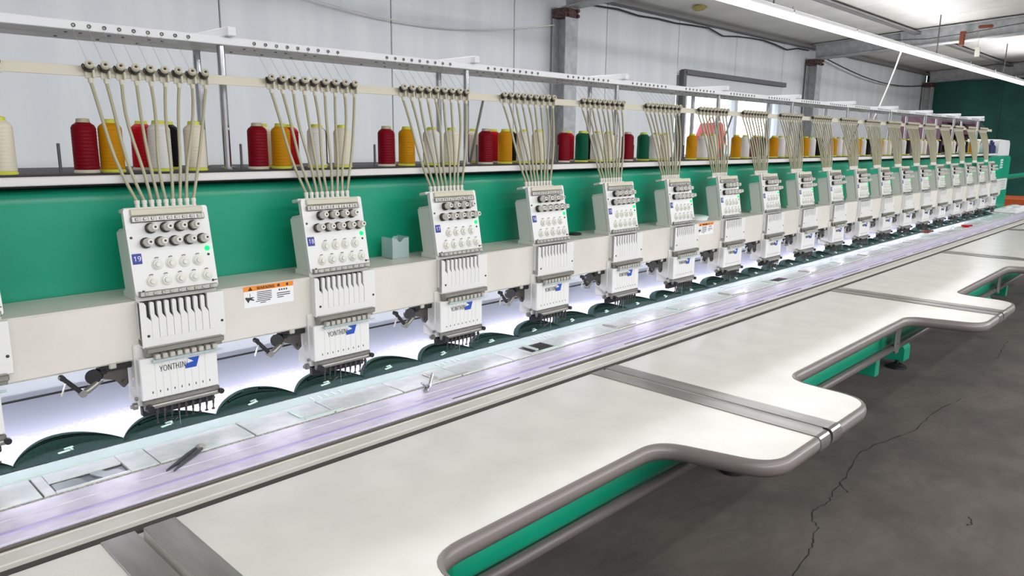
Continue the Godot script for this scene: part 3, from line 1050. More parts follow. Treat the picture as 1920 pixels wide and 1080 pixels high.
func spools() -> void:
	make_spool_meshes()
	var F := -0.185
	var B := -0.268
	var words := {"maroon": "dark red", "gold": "golden yellow", "red": "bright red", "white": "white", "black": "black", "cream": "cream", "green": "dark green", "brown": "reddish brown"}
	for n in range(-1, 19):
		var L := []
		match n:
			-1: L = [["cream", 0.247, F]]
			0: L = [["maroon", 0.0, F], ["gold", 0.052, F], ["red", 0.148, B], ["white", 0.155, F], ["black", 0.208, B], ["cream", 0.236, F]]
			1: L = [["maroon", -0.006, F], ["cream", 0.052, B], ["gold", 0.058, F], ["red", 0.13, B], ["white", 0.162, F], ["black", 0.218, B], ["cream", 0.243, F]]
			2: L = [["maroon", -0.01, F], ["cream", 0.055, B], ["gold", 0.064, F], ["white", 0.16, F], ["black", 0.225, B], ["cream", 0.24, F]]
			3: L = [["cream", 0.01, B], ["maroon", -0.012, F], ["red", 0.105, B], ["gold", 0.078, F], ["black", 0.19, B], ["white", 0.168, F], ["cream", 0.245, F]]
			4: L = [["maroon", -0.02, F], ["red", 0.104, B], ["green", 0.086, F], ["black", 0.21, B], ["white", 0.178, F], ["cream", 0.25, F]]
			5: L = [["brown", -0.045, B], ["maroon", -0.022, F], ["green", 0.09, F], ["black", 0.205, B], ["white", 0.17, F], ["cream", 0.25, F]]
			6: L = [["brown", -0.06, B], ["gold", 0.066, F], ["black", 0.205, B], ["white", 0.164, F], ["cream", 0.25, F]]
			7: L = [["gold", 0.078, F], ["white", 0.166, F], ["brown", 0.27, F]]
			8: L = [["black", 0.11, B], ["gold", 0.086, F], ["white", 0.17, F], ["cream", 0.26, F]]
			_:
				L = [["gold", 0.082, F], ["white", 0.166, F]]
				if n % 2: L.append(["black", 0.26, F])
				else: L.append(["cream", 0.262, F])
				if n in [13, 15, 16, 17]: L.remove_at(0)
		for s in L:
			var where := "front row" if s[2] == F else "back row"
			spool(s[0], n * PITCH + s[1], s[2], "%s thread cone in the %s of the shelf, behind the %s head" % [words[s[0]], where, head_word(n)])

func head_word(n: int) -> String:
	# how one finds a head in the photograph
	if n < 0: return "cut-off leftmost"
	var ord := ["first", "second", "third", "fourth", "fifth", "sixth", "seventh", "eighth", "ninth", "tenth", "eleventh", "twelfth", "thirteenth", "fourteenth", "fifteenth", "sixteenth", "seventeenth", "second farthest", "farthest"]
	return "%s full" % ord[n] if n < 17 else ord[n]

# ------------------------------------------------------------------ thread guide rail
func guide_rail() -> void:
	var o := thing("guide_rail", "cream flat rail with a row of tension guides above each head", "rail", Vector3(3.4, 1.563, -0.131))
	var st := S()
	box(st, Vector3.ZERO, Vector3(8.6, 0.021, 0.003), 0.0008)
	obj("strip", st, M.guide, o)
	# holders down to the shelf, behind the strip
	for k in 6:
		st = S()
		cyl(st, Vector3(-3.4 + 0.33 + k * 1.6 - 0.8, -0.21, -0.07), Vector3(-3.4 + 0.33 + k * 1.6 - 0.8, -0.004, -0.004), 0.004, 0.004, 8)
		obj("stay", st, M.metal, o)
	# one guide: cream bracket, dark spring, cream knob with a hole, wire loop
	var b := S()
	box(b, Vector3(0, -0.004, 0.0045), Vector3(0.015, 0.022, 0.003), 0.001)
	box(b, Vector3(0.006, -0.006, 0.012), Vector3(0.004, 0.016, 0.012), 0.001)
	cyl(b, Vector3(0, -0.014, 0.012), Vector3(0, -0.024, 0.0125), 0.0052, 0.0042, 10)
	var bm := b.commit()
	var ax := Vector3(-0.12, 0.5, 0.85).normalized()
	var s := S()
	cyl(s, Vector3(0, 0.004, 0.006), Vector3(0, 0.004, 0.006) + ax * 0.012, 0.0072, 0.0066, 12)
	for q in 2:
		lathe(s, PackedVector2Array([Vector2(0.004, 0), Vector2(0.0092, 0.0008), Vector2(0.004, 0.002)]), 12, along(Vector3(0, 0.004, 0.006) + ax * (0.004 + q * 0.004), ax))
	tube(s, PackedVector3Array([Vector3(-0.008, 0.0, 0.01), Vector3(-0.0135, 0.004, 0.015), Vector3(-0.015, 0.010, 0.016), Vector3(-0.012, 0.013, 0.014), Vector3(-0.0095, 0.009, 0.012)]), 0.0016, 5)
	var sm := s.commit()
	var kn := S()
	lathe(kn, PackedVector2Array([Vector2(0, 0), Vector2(0.0078, 0), Vector2(0.0087, 0.0018), Vector2(0.0087, 0.006), Vector2(0.0074, 0.0085), Vector2(0.0042, 0.0088), Vector2(0.0032, 0.0068), Vector2(0, 0.0068)]), 14, along(Vector3(0, 0.004, 0.006) + ax * 0.0125, ax))
	var km := kn.commit()
	var hole := S()
	cyl(hole, Vector3(0, 0.004, 0.006) + ax * 0.0193, Vector3(0, 0.004, 0.006) + ax * 0.0197, 0.0028, 0.0028, 10)
	var hm := hole.commit()
	for n in HEADS:
		for k in 9:
			var g := node("thread_guide", bm, M.guide, o, Vector3((n - 1) * PITCH + 0.003 + k * 0.0298 - 3.4, 0.0, 0.0))
			node("spring", sm, M.gunmetal, g)
			node("guide_knob", km, M.cream, g)
			node("knob_hole", hm, M.ink, g)

# ------------------------------------------------------------------ one embroidery head
var FX: Transform3D
func fp(a: float, b: float, w: float) -> Vector3:
	# point of the slanted face: a across, b up (0..1), w out of it
	return FX * Vector3((a - 0.5) * 0.172, (b - 0.5) * 0.178, w)

func make_head() -> Node3D:
	var fn := Vector3(0, 0.185, 0.983).normalized()
	FX = frame(Vector3(0.0915, 0.4005, 0.0055), fn)
	var o := thing("embroidery_station", "head", "sewing head", Vector3(0, T, 0), "sewing heads in a row along the machine")
	var st := S()
	box(st, Vector3(0, -0.016, -0.042), Vector3(0.166, 0.142, 0.062), 0.007, FX)
	obj("housing", st, M.enamel, o)
	st = S()
	prism(st, rrect(0.172, 0.178, 0.006), -0.012, 0.0, FX)
	obj("face_plate", st, M.plate, o)
	st = S()
	box(st, Vector3(0.09, 0.309, -0.018), Vector3(0.168, 0.014, 0.07), 0.002)
	obj("mount", st, M.enamel, o)
	st = S()
	box(st, Vector3(0.0, 0.081, 0.002), Vector3(0.148, 0.014, 0.008), 0.002, FX)
	obj("top_strip", st, M.cream, o)
	st = S()
	box(st, Vector3(0.0, 0.0665, 0.004), Vector3(0.15, 0.0125, 0.008), 0.0015, FX)
	for k in 9:
		box(st, Vector3(-0.065 + k * 0.0158, 0.0665, 0.0085), Vector3(0.006, 0.006, 0.003), 0.001, FX)
		box(st, Vector3(-0.057 + k * 0.0158, 0.067, 0.0082), Vector3(0.002, 0.009, 0.002), 0.0, FX)
	obj("upper_guide_bar", st, M.metal, o)
	st = S()
	box(st, Vector3(0.0, -0.0865, 0.003), Vector3(0.162, 0.011, 0.012), 0.0015, FX)
	for k in 9:
		box(st, Vector3(-0.068 + k * 0.0168, -0.0865, 0.0095), Vector3(0.0075, 0.006, 0.003), 0.001, FX)
	obj("lower_guide_bar", st, M.metal, o)
	# tension knobs: dark discs with a white cap that stands well proud
	var kd := S()
	lathe(kd, PackedVector2Array([Vector2(0, 0), Vector2(0.010, 0), Vector2(0.0112, 0.0015), Vector2(0.0075, 0.0035), Vector2(0.0112, 0.0055), Vector2(0.0105, 0.0075), Vector2(0.006, 0.009), Vector2(0, 0.009)]), 16)
	var kdm := kd.commit()
	var kc := S()
	lathe(kc, PackedVector2Array([Vector2(0.007, 0.008), Vector2(0.009, 0.010), Vector2(0.009, 0.017), Vector2(0.0068, 0.020), Vector2(0.0068, 0.0245), Vector2(0.0052, 0.026), Vector2(0.0026, 0.026), Vector2(0.0024, 0.022), Vector2(0, 0.022)]), 12)
	var kcm := kc.commit()
	var kh := S()
	cyl(kh, Vector3(0, 0.0255, 0), Vector3(0, 0.0262, 0), 0.0026, 0.0026, 8)
	var khm := kh.commit()
	var turn := FX.basis * Basis(Vector3(1, 0, 0), PI / 2)
	for p in [[0.275, 0.765], [0.45, 0.765], [0.62, 0.765], [0.785, 0.765], [0.197, 0.60], [0.365, 0.60], [0.535, 0.60], [0.71, 0.60], [0.875, 0.60]]:
		var kn := node("tension_knob", kdm, M.knobdisc, o)
		kn.transform = Transform3D(turn * Basis().scaled(Vector3(1, 1.2, 1)), fp(p[0], p[1], 0))
		node("knob_cap", kcm, M.knobcap, kn)
		node("cap_hole", khm, M.ink, kn)
	var cd := S()
	lathe(cd, PackedVector2Array([Vector2(0, 0), Vector2(0.0115, 0), Vector2(0.0118, 0.0015), Vector2(0.0095, 0.0025), Vector2(0.0092, 0.0045), Vector2(0.0062, 0.0052), Vector2(0.0058, 0.0085), Vector2(0.0042, 0.0095), Vector2(0, 0.0095)]), 16)
	var cdm := cd.commit()
	var ch := S()
	tube(ch, PackedVector3Array([Vector3(-0.004, 0.001, -0.013), Vector3(-0.0025, 0.0035, -0.0145), Vector3(0.002, 0.0035, -0.0145), Vector3(0.0035, 0.001, -0.0135)]), 0.0007, 4)
	var chm := ch.commit()
	for p in [[0.295, 0.34], [0.46, 0.34], [0.62, 0.34], [0.79, 0.34], [0.205, 0.15], [0.375, 0.15], [0.545, 0.15], [0.715, 0.15], [0.875, 0.15]]:
		var c := node("check_wheel", cdm, M.clear, o)
		c.transform = Transform3D(turn, fp(p[0], p[1], 0))
		node("wire_hook", chm, M.ink, c)
	st = S()
	for p in [[0.045, 0.67], [0.93, 0.4], [0.09, 0.045], [0.94, 0.08]]:
		lathe(st, PackedVector2Array([Vector2(0.0028, 0), Vector2(0.0028, 0.0012), Vector2(0.0018, 0.002), Vector2(0, 0.002)]), 8, Transform3D(turn, fp(p[0], p[1], 0)))
	for p in [[0.045, 0.045], [0.975, 0.082]]:
		box(st, Vector3((p[0] - 0.5) * 0.172, (p[1] - 0.5) * 0.178, 0.0005), Vector3(0.005, 0.002, 0.001), 0.0, FX)
	obj("screws", st, M.ink, o)
	st = S()
	lathe(st, PackedVector2Array([Vector2(0.0058, 0), Vector2(0.0058, 0.001), Vector2(0.0045, 0.0035), Vector2(0.002, 0.005), Vector2(0, 0.0052)]), 14, Transform3D(turn, fp(0.925, 0.475, 0)))
	obj("status_light", st, M.led, o).set_meta("label", "glowing green status light")
	st = S()
	var np := Transform3D(FX.basis, fp(0.075, 0.425, 0.0006))
	box(st, Vector3.ZERO, Vector3(0.0185, 0.0215, 0.0012), 0.0004, np)
	var plate := obj("number_plate", st, M.blue, o)
	plate.set_meta("label", "small blue number plate")
	var num := node("number", null, M.numeral, plate)
	num.transform = np * Transform3D(Basis(), Vector3(0, 0, 0.0008))
	# thread tubes from the guide rail down into the top of the head
	for k in 9:
		var a := Vector3(0.003 + k * 0.0298, 0.742, -0.119)
		var b := Vector3(0.053 + k * 0.0149, 0.498, -0.064)
		st = S()
		var pts := PackedVector3Array()
		var bow: float = 0.014 * sin(k * 1.9 + 0.6)
		for i in 9:
			var s := i / 8.0
			var p := a.lerp(b, s)
			p.x += (-0.014 + k * 0.0014) * sin(PI * s) * 0.9 + bow * sin(TAU * s) * 0.25
			p.z += 0.012 * sin(PI * s)
			pts.append(p)
		tube(st, pts, 0.0035, 8)
		obj("thread_tube", st, M.tube, o)
	st = S()
	for k in 9:
		var x := 0.053 + k * 0.0149
		cyl(st, Vector3(x, 0.478, -0.062), Vector3(x, 0.497, -0.0645), 0.0052, 0.0046, 8)
		cyl(st, Vector3(x, 0.493, -0.064), Vector3(x, 0.500, -0.065), 0.0058, 0.0058, 8)
	box(st, Vector3(0.0, 0.0905, -0.046), Vector3(0.15, 0.008, 0.03), 0.002, FX)
	obj("tube_holder", st, M.fitting, o)
	# take-up lever cover
	st = S()
	box(st, Vector3(0.09, 0.255, 0.028), Vector3(0.158, 0.094, 0.014), 0.001)
	obj("lever_recess", st, M.dark, o)
	st = S()
	box(st, Vector3(0.0905, 0.2165, 0.031), Vector3(0.175, 0.019, 0.022), 0.001)
	box(st, Vector3(0.0055, 0.257, 0.0305), Vector3(0.005, 0.092, 0.021), 0.001)
	box(st, Vector3(0.1755, 0.257, 0.0305), Vector3(0.005, 0.092, 0.021), 0.001)
	obj("lower_cover", st, M.plate, o)
	st = S()
	prism(st, PackedVector2Array([Vector2(0.003, 0.226), Vector2(0.0239, 0.226), Vector2(0.0239, 0.2625), Vector2(0.0155, 0.2725), Vector2(0.0155, 0.296), Vector2(0.012, 0.302), Vector2(0.003, 0.302)]), 0.031, 0.042)
	obj("lever_guard", st, M.plate, o)
	var fg := S()
	prism(fg, rounded([Vector2(0.0004, 0.226), Vector2(0.0145, 0.226), Vector2(0.0145, 0.2655), Vector2(0.0075, 0.2765), Vector2(0.0075, 0.302), Vector2(-0.001, 0.302), Vector2(-0.001, 0.2765), Vector2(0.0004, 0.2705)], [0, 0, 0.003, 0.003, 0.004, 0.004, 0.002, 0.002], 3), 0.031, 0.042)
	var fgm := fg.commit()
	for k in 8:
		node("take_up_lever", fgm, M.plate, o, Vector3(0.0239 + k * 0.0149, 0, 0))
	st = S()
	prism(st, PackedVector2Array([Vector2(0.1437, 0.226), Vector2(0.178, 0.226), Vector2(0.178, 0.305), Vector2(0.1415, 0.305), Vector2(0.1415, 0.2745), Vector2(0.1437, 0.2685)]), 0.031, 0.042)
	obj("lever_guard", st, M.plate, o)
	st = S()
	for p in [[0.016, 0.232], [0.171, 0.24]]:
		lathe(st, PackedVector2Array([Vector2(0.003, 0), Vector2(0.003, 0.001), Vector2(0, 0.0018)]), 8, along(Vector3(p[0], p[1], 0.042), Vector3(0, 0, 1)))
	obj("cover_screws", st, M.ink, o)
	# guide bar with thread clips
	st = S()
	box(st, Vector3(0.086, 0.2035, 0.045), Vector3(0.163, 0.012, 0.022), 0.002)
	box(st, Vector3(0.086, 0.1935, 0.041), Vector3(0.160, 0.010, 0.010), 0.001)
	obj("clip_bar", st, M.metal, o)
	var tc := S()
	box(tc, Vector3(0, 0.1905, 0.0545), Vector3(0.0105, 0.0105, 0.015), 0.0012)
	box(tc, Vector3(0, 0.1845, 0.0555), Vector3(0.0075, 0.006, 0.007), 0.001)
	cyl(tc, Vector3(0.0, 0.1915, 0.058), Vector3(0.0, 0.1915, 0.0615), 0.0022, 0.0022, 6)
	var tcm := tc.commit()
	for k in 9:
		node("thread_clip", tcm, M.tin, o, Vector3(0.024 + k * 0.0149, 0, 0))
	st = S()
	box(st, Vector3(0.086, 0.1805, 0.056), Vector3(0.146, 0.0015, 0.014))
	box(st, Vector3(0.086, 0.183, 0.0632), Vector3(0.146, 0.0045, 0.0015))
	obj("clear_guard", st, M.frost, o)
	# arm and needle case
	st = S()
	box(st, Vector3(0.055, 0.148, 0.0), Vector3(0.132, 0.132, 0.056), 0.003)
	for p in [[0.12, 0.01], [0.14, 0.012], [0.1, 0.016]]:
		cyl(st, Vector3(-0.011, p[0], p[1]), Vector3(-0.014, p[0], p[1]), 0.003, 0.003, 8)
	obj("arm", st, M.enamel, o)
	st = S()
	box(st, Vector3(0.0713, 0.1425, 0.038), Vector3(0.161, 0.089, 0.021), 0.002)
	obj("needle_case", st, M.plate, o)
	var nd := S()
	box(nd, Vector3(0, 0.1135, 0.0487), Vector3(0.0018, 0.0048, 0.0008))
	var ndm := nd.commit()
	for k in 9:
		node("needle_slot", ndm, M.ink, o, Vector3(0.0125 + k * 0.0149, 0, 0))
	st = S()
	for k in 8:
		box(st, Vector3(0.02 + k * 0.0149, 0.1425, 0.0486), Vector3(0.0003, 0.08, 0.0004))
	obj("case_grooves", st, M.tin, o)
	node("brand_lettering", text("YONTHIN", 0.0145, 0.0006), M.ink, o, Vector3(0.0575, 0.1615, 0.0491)).transform = Transform3D(Basis().scaled(Vector3(0.88, 1.15, 1)), Vector3(0.0565, 0.1605, 0.0491))
	st = S()
	prism(st, PackedVector2Array([Vector2(0.081, 0.1505), Vector2(0.105, 0.1505), Vector2(0.1125, 0.1725), Vector2(0.0885, 0.1725)]), 0.0487, 0.0493)
	var em := obj("emblem", st, M.logoblue, o)
	em.set_meta("label", "blue slanted emblem with a pale arrowhead")
	st = S()
	prism(st, PackedVector2Array([Vector2(0.0862, 0.1615), Vector2(0.0875, 0.172), Vector2(0.0995, 0.164)]), 0.0493, 0.0496)
	obj("arrowhead", st, M.enamel, em)
	# needle bar clamp, presser feet, needles
	st = S()
	box(st, Vector3(0.073, 0.0925, 0.0425), Vector3(0.16, 0.010, 0.014), 0.002)
	cyl(st, Vector3(-0.006, 0.0835, 0.046), Vector3(0.154, 0.0835, 0.046), 0.0062, 0.0062, 12)
	for k in 9:
		box(st, Vector3(0.0185 + k * 0.0149, 0.096, 0.0495), Vector3(0.009, 0.0035, 0.003), 0.0008)
	obj("needle_bar_clamp", st, M.metal, o)
	st = S()
	cyl(st, Vector3(0.002, 0.082, 0.05), Vector3(0.002, 0.082, 0.062), 0.0085, 0.007, 14)
	cyl(st, Vector3(0.153, 0.085, 0.05), Vector3(0.153, 0.085, 0.057), 0.006, 0.006, 12)
	obj("clamp_knobs", st, M.black, o)
	st = S()
	cyl(st, Vector3(-0.011, 0.083, 0.02), Vector3(-0.019, 0.083, 0.02), 0.0075, 0.0075, 12)
	cyl(st, Vector3(-0.019, 0.083, 0.02), Vector3(-0.024, 0.083, 0.02), 0.004, 0.004, 10)
	cyl(st, Vector3(-0.011, 0.1, 0.026), Vector3(-0.016, 0.1, 0.026), 0.004, 0.004, 10)
	obj("side_wheel", st, M.metal, o)
	st = S()
	box(st, Vector3(0.072, 0.068, 0.018), Vector3(0.15, 0.022, 0.016), 0.002)
	obj("trimmer_bar", st, M.black, o)
	var pf := S()
	cyl(pf, Vector3(0, 0.08, 0.046), Vector3(0, 0.058, 0.045), 0.0030, 0.0022, 7)
	box(pf, Vector3(0, 0.0715, 0.0455), Vector3(0.0068, 0.005, 0.007), 0.001)
	cyl(pf, Vector3(0, 0.058, 0.045), Vector3(0, 0.046, 0.043), 0.0016, 0.0014, 6)
	lathe(pf, PackedVector2Array([Vector2(0.0015, 0.044), Vector2(0.0036, 0.0445), Vector2(0.0036, 0.047), Vector2(0.0015, 0.0475)]), 9, Transform3D(Basis(), Vector3(0, 0, 0.043)))
	var pfm := pf.commit()
	for k in 9:
		node("presser_foot", pfm, M.feet, o, Vector3(0.0185 + k * 0.0149, 0, 0))
	st = S()
	cyl(st, Vector3(0.0632, 0.05, 0.0435), Vector3(0.0632, 0.012, 0.0435 - 0.05), 0.0009, 0.0006, 5)
	obj("needle", st, M.metal, o)
	# lever device that hangs under the beam to the left of the arm
	st = S()
	box(st, Vector3(-0.042, 0.1735, 0.0), Vector3(0.058, 0.013, 0.036), 0.002)
	box(st, Vector3(-0.066, 0.170, 0.008), Vector3(0.012, 0.014, 0.02), 0.002)
	var dv := obj("lever_bracket", st, M.black, o)
	st = S()
	prism(st, rounded([Vector2(-0.062, 0.168), Vector2(-0.018, 0.168), Vector2(-0.018, 0.131), Vector2(-0.028, 0.122), Vector2(-0.043, 0.143), Vector2(-0.066, 0.15)], [0.002, 0.002, 0.004, 0.004, 0.006, 0.004], 3), -0.004, 0.004)
	cyl(st, Vector3(-0.027, 0.137, 0.004), Vector3(-0.027, 0.137, 0.008), 0.004, 0.004, 8)
	obj("hanging_plate", st, M.gunmetal, dv)
	st = S()
	var dax := Vector3(-0.45, 0.2, 0.87).normalized()
	cyl(st, Vector3(-0.074, 0.155, -0.012), Vector3(-0.074, 0.155, -0.012) + dax * 0.022, 0.015, 0.015, 18)
	obj("motor_disc", st, M.black, dv)
	st = S()
	tube(st, PackedVector3Array([Vector3(-0.07, 0.15, 0.004), Vector3(-0.084, 0.143, 0.01), Vector3(-0.098, 0.136, 0.014), Vector3(-0.108, 0.133, 0.016)]), 0.0065, 10)
	cyl(st, Vector3(-0.108, 0.133, 0.006), Vector3(-0.108, 0.133, 0.022), 0.0075, 0.0075, 10)
	obj("link", st, M.metal, dv)
	st = S()
	var lx := along(Vector3(-0.124, 0.152, 0.016), Vector3(-0.034, 0.04, 0.0))
	box(st, Vector3.ZERO, Vector3(0.008, 0.056, 0.009), 0.002, lx)
	cyl(st, Vector3(-0.141, 0.172, 0.01), Vector3(-0.141, 0.172, 0.023), 0.0055, 0.0055, 10)
	obj("lever", st, M.black, dv)
	st = S()
	box(st, Vector3.ZERO, Vector3(0.006, 0.034, 0.002), 0.0006, along(Vector3(-0.139, 0.151, 0.016), Vector3(-0.012, -0.03, 0)))
	box(st, Vector3(-0.05, 0.178, 0.016), Vector3(0.014, 0.012, 0.012), 0.002)
	obj("clip", st, M.tin, dv)
	# loose threads from the rack to the guides
	st = S()
	for k in 9:
		var x := 0.003 + k * 0.0298
		cyl(st, Vector3(x, 0.775, -0.12), Vector3(x - 0.004, 0.853, -0.188), 0.00045, 0.00045, 3, false)
	cyl(st, Vector3(0.0632, 0.07, 0.047), Vector3(0.0632, 0.03, 0.0475), 0.00045, 0.00045, 3, false)
	var th := obj("threads", st, M.thread, o)
	th.set_meta("kind", "stuff")
	return o

func heads() -> void:
	var proto := make_head()
	for n in range(-1, 19):
		var o: Node3D = proto
		if n > -1:
			o = proto.duplicate()
			o.name = numbered("embroidery_station")
			add_child(o, true)
		o.position = Vector3(n * PITCH, T, 0)
		var num := 19 - n
		(o.get_node("number_plate/number") as MeshInstance3D).mesh = text(str(num), 0.0135, 0.0005)
		var label := "white embroidery head, %s in the row from the left" % head_word(n).replace(" full", "")
		if n < 0: label = "white embroidery head cut off by the left border of the picture"
		elif n < 3: label = "white embroidery head with blue plate reading %d, %s whole one from the left" % [num, head_word(n).replace(" full", "")]
		elif n == 17: label = "white embroidery head next to the last one at the far end of the machine"
		elif n == 18: label = "farthest white embroidery head at the end of the machine"
		o.set_meta("label", label)

# ------------------------------------------------------------------ what lies on the bed
func fabrics() -> void:
	# smooth white sheet behind, textured backing paper under the needles
	var st := S()
	var nx := 120
	var nz := 14
	var grid := []
	for i in nx + 1:
		var row := []
		for j in nz + 1:
			var s := float(j) / nz
			var x := -1.28 + 9.1 * i / nx
			var z: float = -0.19 - 0.71 * s
			row.append(Vector3(x, T - 0.002 + 0.012 * smoothstep(0.0, 1.0, s) + 0.0022 * sin(x * 9.0 + z * 6.0) * s, z))
		grid.append(row)
	mesh_grid(st, grid)
	tag(obj("white_sheet", st, M.sheet, self), "smooth white sheet spread on the bed under the head beam", "cloth")
	st = S()
	grid = []
	nx = 700
	nz = 12
	var noise := FastNoiseLite.new()
	noise.seed = 5
	noise.frequency = 9.0
	noise.fractal_octaves = 3
	for i in nx + 1:
		var row := []
		for j in nz + 1:
			var s := float(j) / nz
			var x := -1.28 + 9.1 * i / nx
			var z: float = 0.004 - 0.21 * s - 0.012 * sin(x * 15.7) * s
			row.append(Vector3(x, T + 0.0012 + 0.005 * abs(noise.get_noise_2d(x, z * 1.6)) + 0.004 * s * (0.5 + 0.5 * sin(x * 15.7 + 1.0)), z))
		grid.append(row)
	mesh_grid(st, grid)
	tag(obj("backing_paper", st, M.backing, self), "crinkled white backing paper under the dark green cap pieces", "paper")
	# green cap pieces: humped lens shapes in an unbroken row, every other one under a head
	var variants := []
	for v in 4:
		variants.append(cap_mesh(v))
	var mk := S()
	box(mk, Vector3(-0.004, 0.0, 0.003), Vector3(0.018, 0.0016, 0.0045), 0.0006)
	box(mk, Vector3(0.006, 0.0, -0.004), Vector3(0.014, 0.0016, 0.004), 0.0006)
	box(mk, Vector3(0.008, 0.0, 0.0), Vector3(0.004, 0.0016, 0.009), 0.0006)
	var mkm := mk.commit()
	for k in range(-2, 38):
		var x := 0.068 + k * 0.2
		var n := int(floor(k / 2.0))
		var label: String
		if k % 2 == 0:
			label = "dark green humped cap piece under the needles of the %s head" % head_word(n)
			if n < -1: label = "dark green humped cap piece beyond the left border"
		else:
			label = "dark green humped cap piece in the gap after the %s head" % head_word(n)
			if n < -1: label = "dark green humped cap piece beyond the left border, second one"
		if x > 7.5: continue
		var o := thing("cap_piece", label, "cap piece", Vector3(x, T, 0.0), "green cap pieces in a row")
		node("fabric", variants[posmod(k * 3 + k / 4, 4)], M.capfab, o)
		var s := node("stitched_mark", mkm, M.stitch, o, Vector3(-0.006, 0.0095, -0.026))
		s.scale = Vector3(1.3, 1.5, 1.3)
		s.rotation = Vector3(0.2, 0.25 + 0.1 * sin(k * 2.1), 0)

func cap_mesh(v: int) -> ArrayMesh:
	var st := S()
	var grid := []
	var nu := 26
	var prof := 16
	var h: float = 0.027 + 0.002 * v
	var deep: float = 0.066 + 0.004 * ((v * 2) % 3)
	var skew: float = 0.12 * (v - 1.5) / 1.5 - 0.12
	for i in nu + 1:
		var s := -1.0 + 2.0 * i / nu
		var e: float = max(0.0, 1.0 - pow(abs(s), 2.2))
		var hump: float = pow(max(0.0, 1.0 - pow(clamp(s - skew * (1.0 - s * s), -1.0, 1.0), 2.0)), 0.9)
		var row := []
		for j in prof + 1:
			var t := float(j) / prof
			var p: Vector3
			if t < 0.72:
				var q := t / 0.72
				p = Vector3(0.106 * s, 0.0065 + hump * h * pow(q, 2.6), 0.006 - (0.006 + deep * pow(e, 0.8)) * (1.0 - pow(1.0 - q, 1.7)) + 0.024 * e * pow(q, 4.0))
			else:
				var q := (t - 0.72) / 0.28
				p = Vector3(0.106 * s, 0.0065 + hump * h * (1.0 - q * q) - 0.005 * q, 0.006 - (0.006 + deep * pow(e, 0.8)) + 0.024 * e - (0.004 + 0.044 * e) * sin(q * PI / 2))
			row.append(p)
		grid.append(row)
	mesh_grid(st, grid)
	return st.commit()

func mesh_grid(st: SurfaceTool, g: Array) -> void:
	var a := g.size()
	var b: int = g[0].size()
	var nn := []
	for i in a:
		var row := []
		for j in b:
			var u: Vector3 = g[min(i + 1, a - 1)][j] - g[max(i - 1, 0)][j]
			var v: Vector3 = g[i][min(j + 1, b - 1)] - g[i][max(j - 1, 0)]
			var n := v.cross(u)
			if n.length() < 1e-12: n = Vector3.UP
			n = n.normalized()
			row.append(n if n.y >= -0.001 else -n)
		nn.append(row)
	for i in a - 1:
		for j in b - 1:
			squad(st, [g[i][j], g[i + 1][j], g[i + 1][j + 1], g[i][j + 1]], [nn[i][j], nn[i + 1][j], nn[i + 1][j + 1], nn[i][j + 1]])

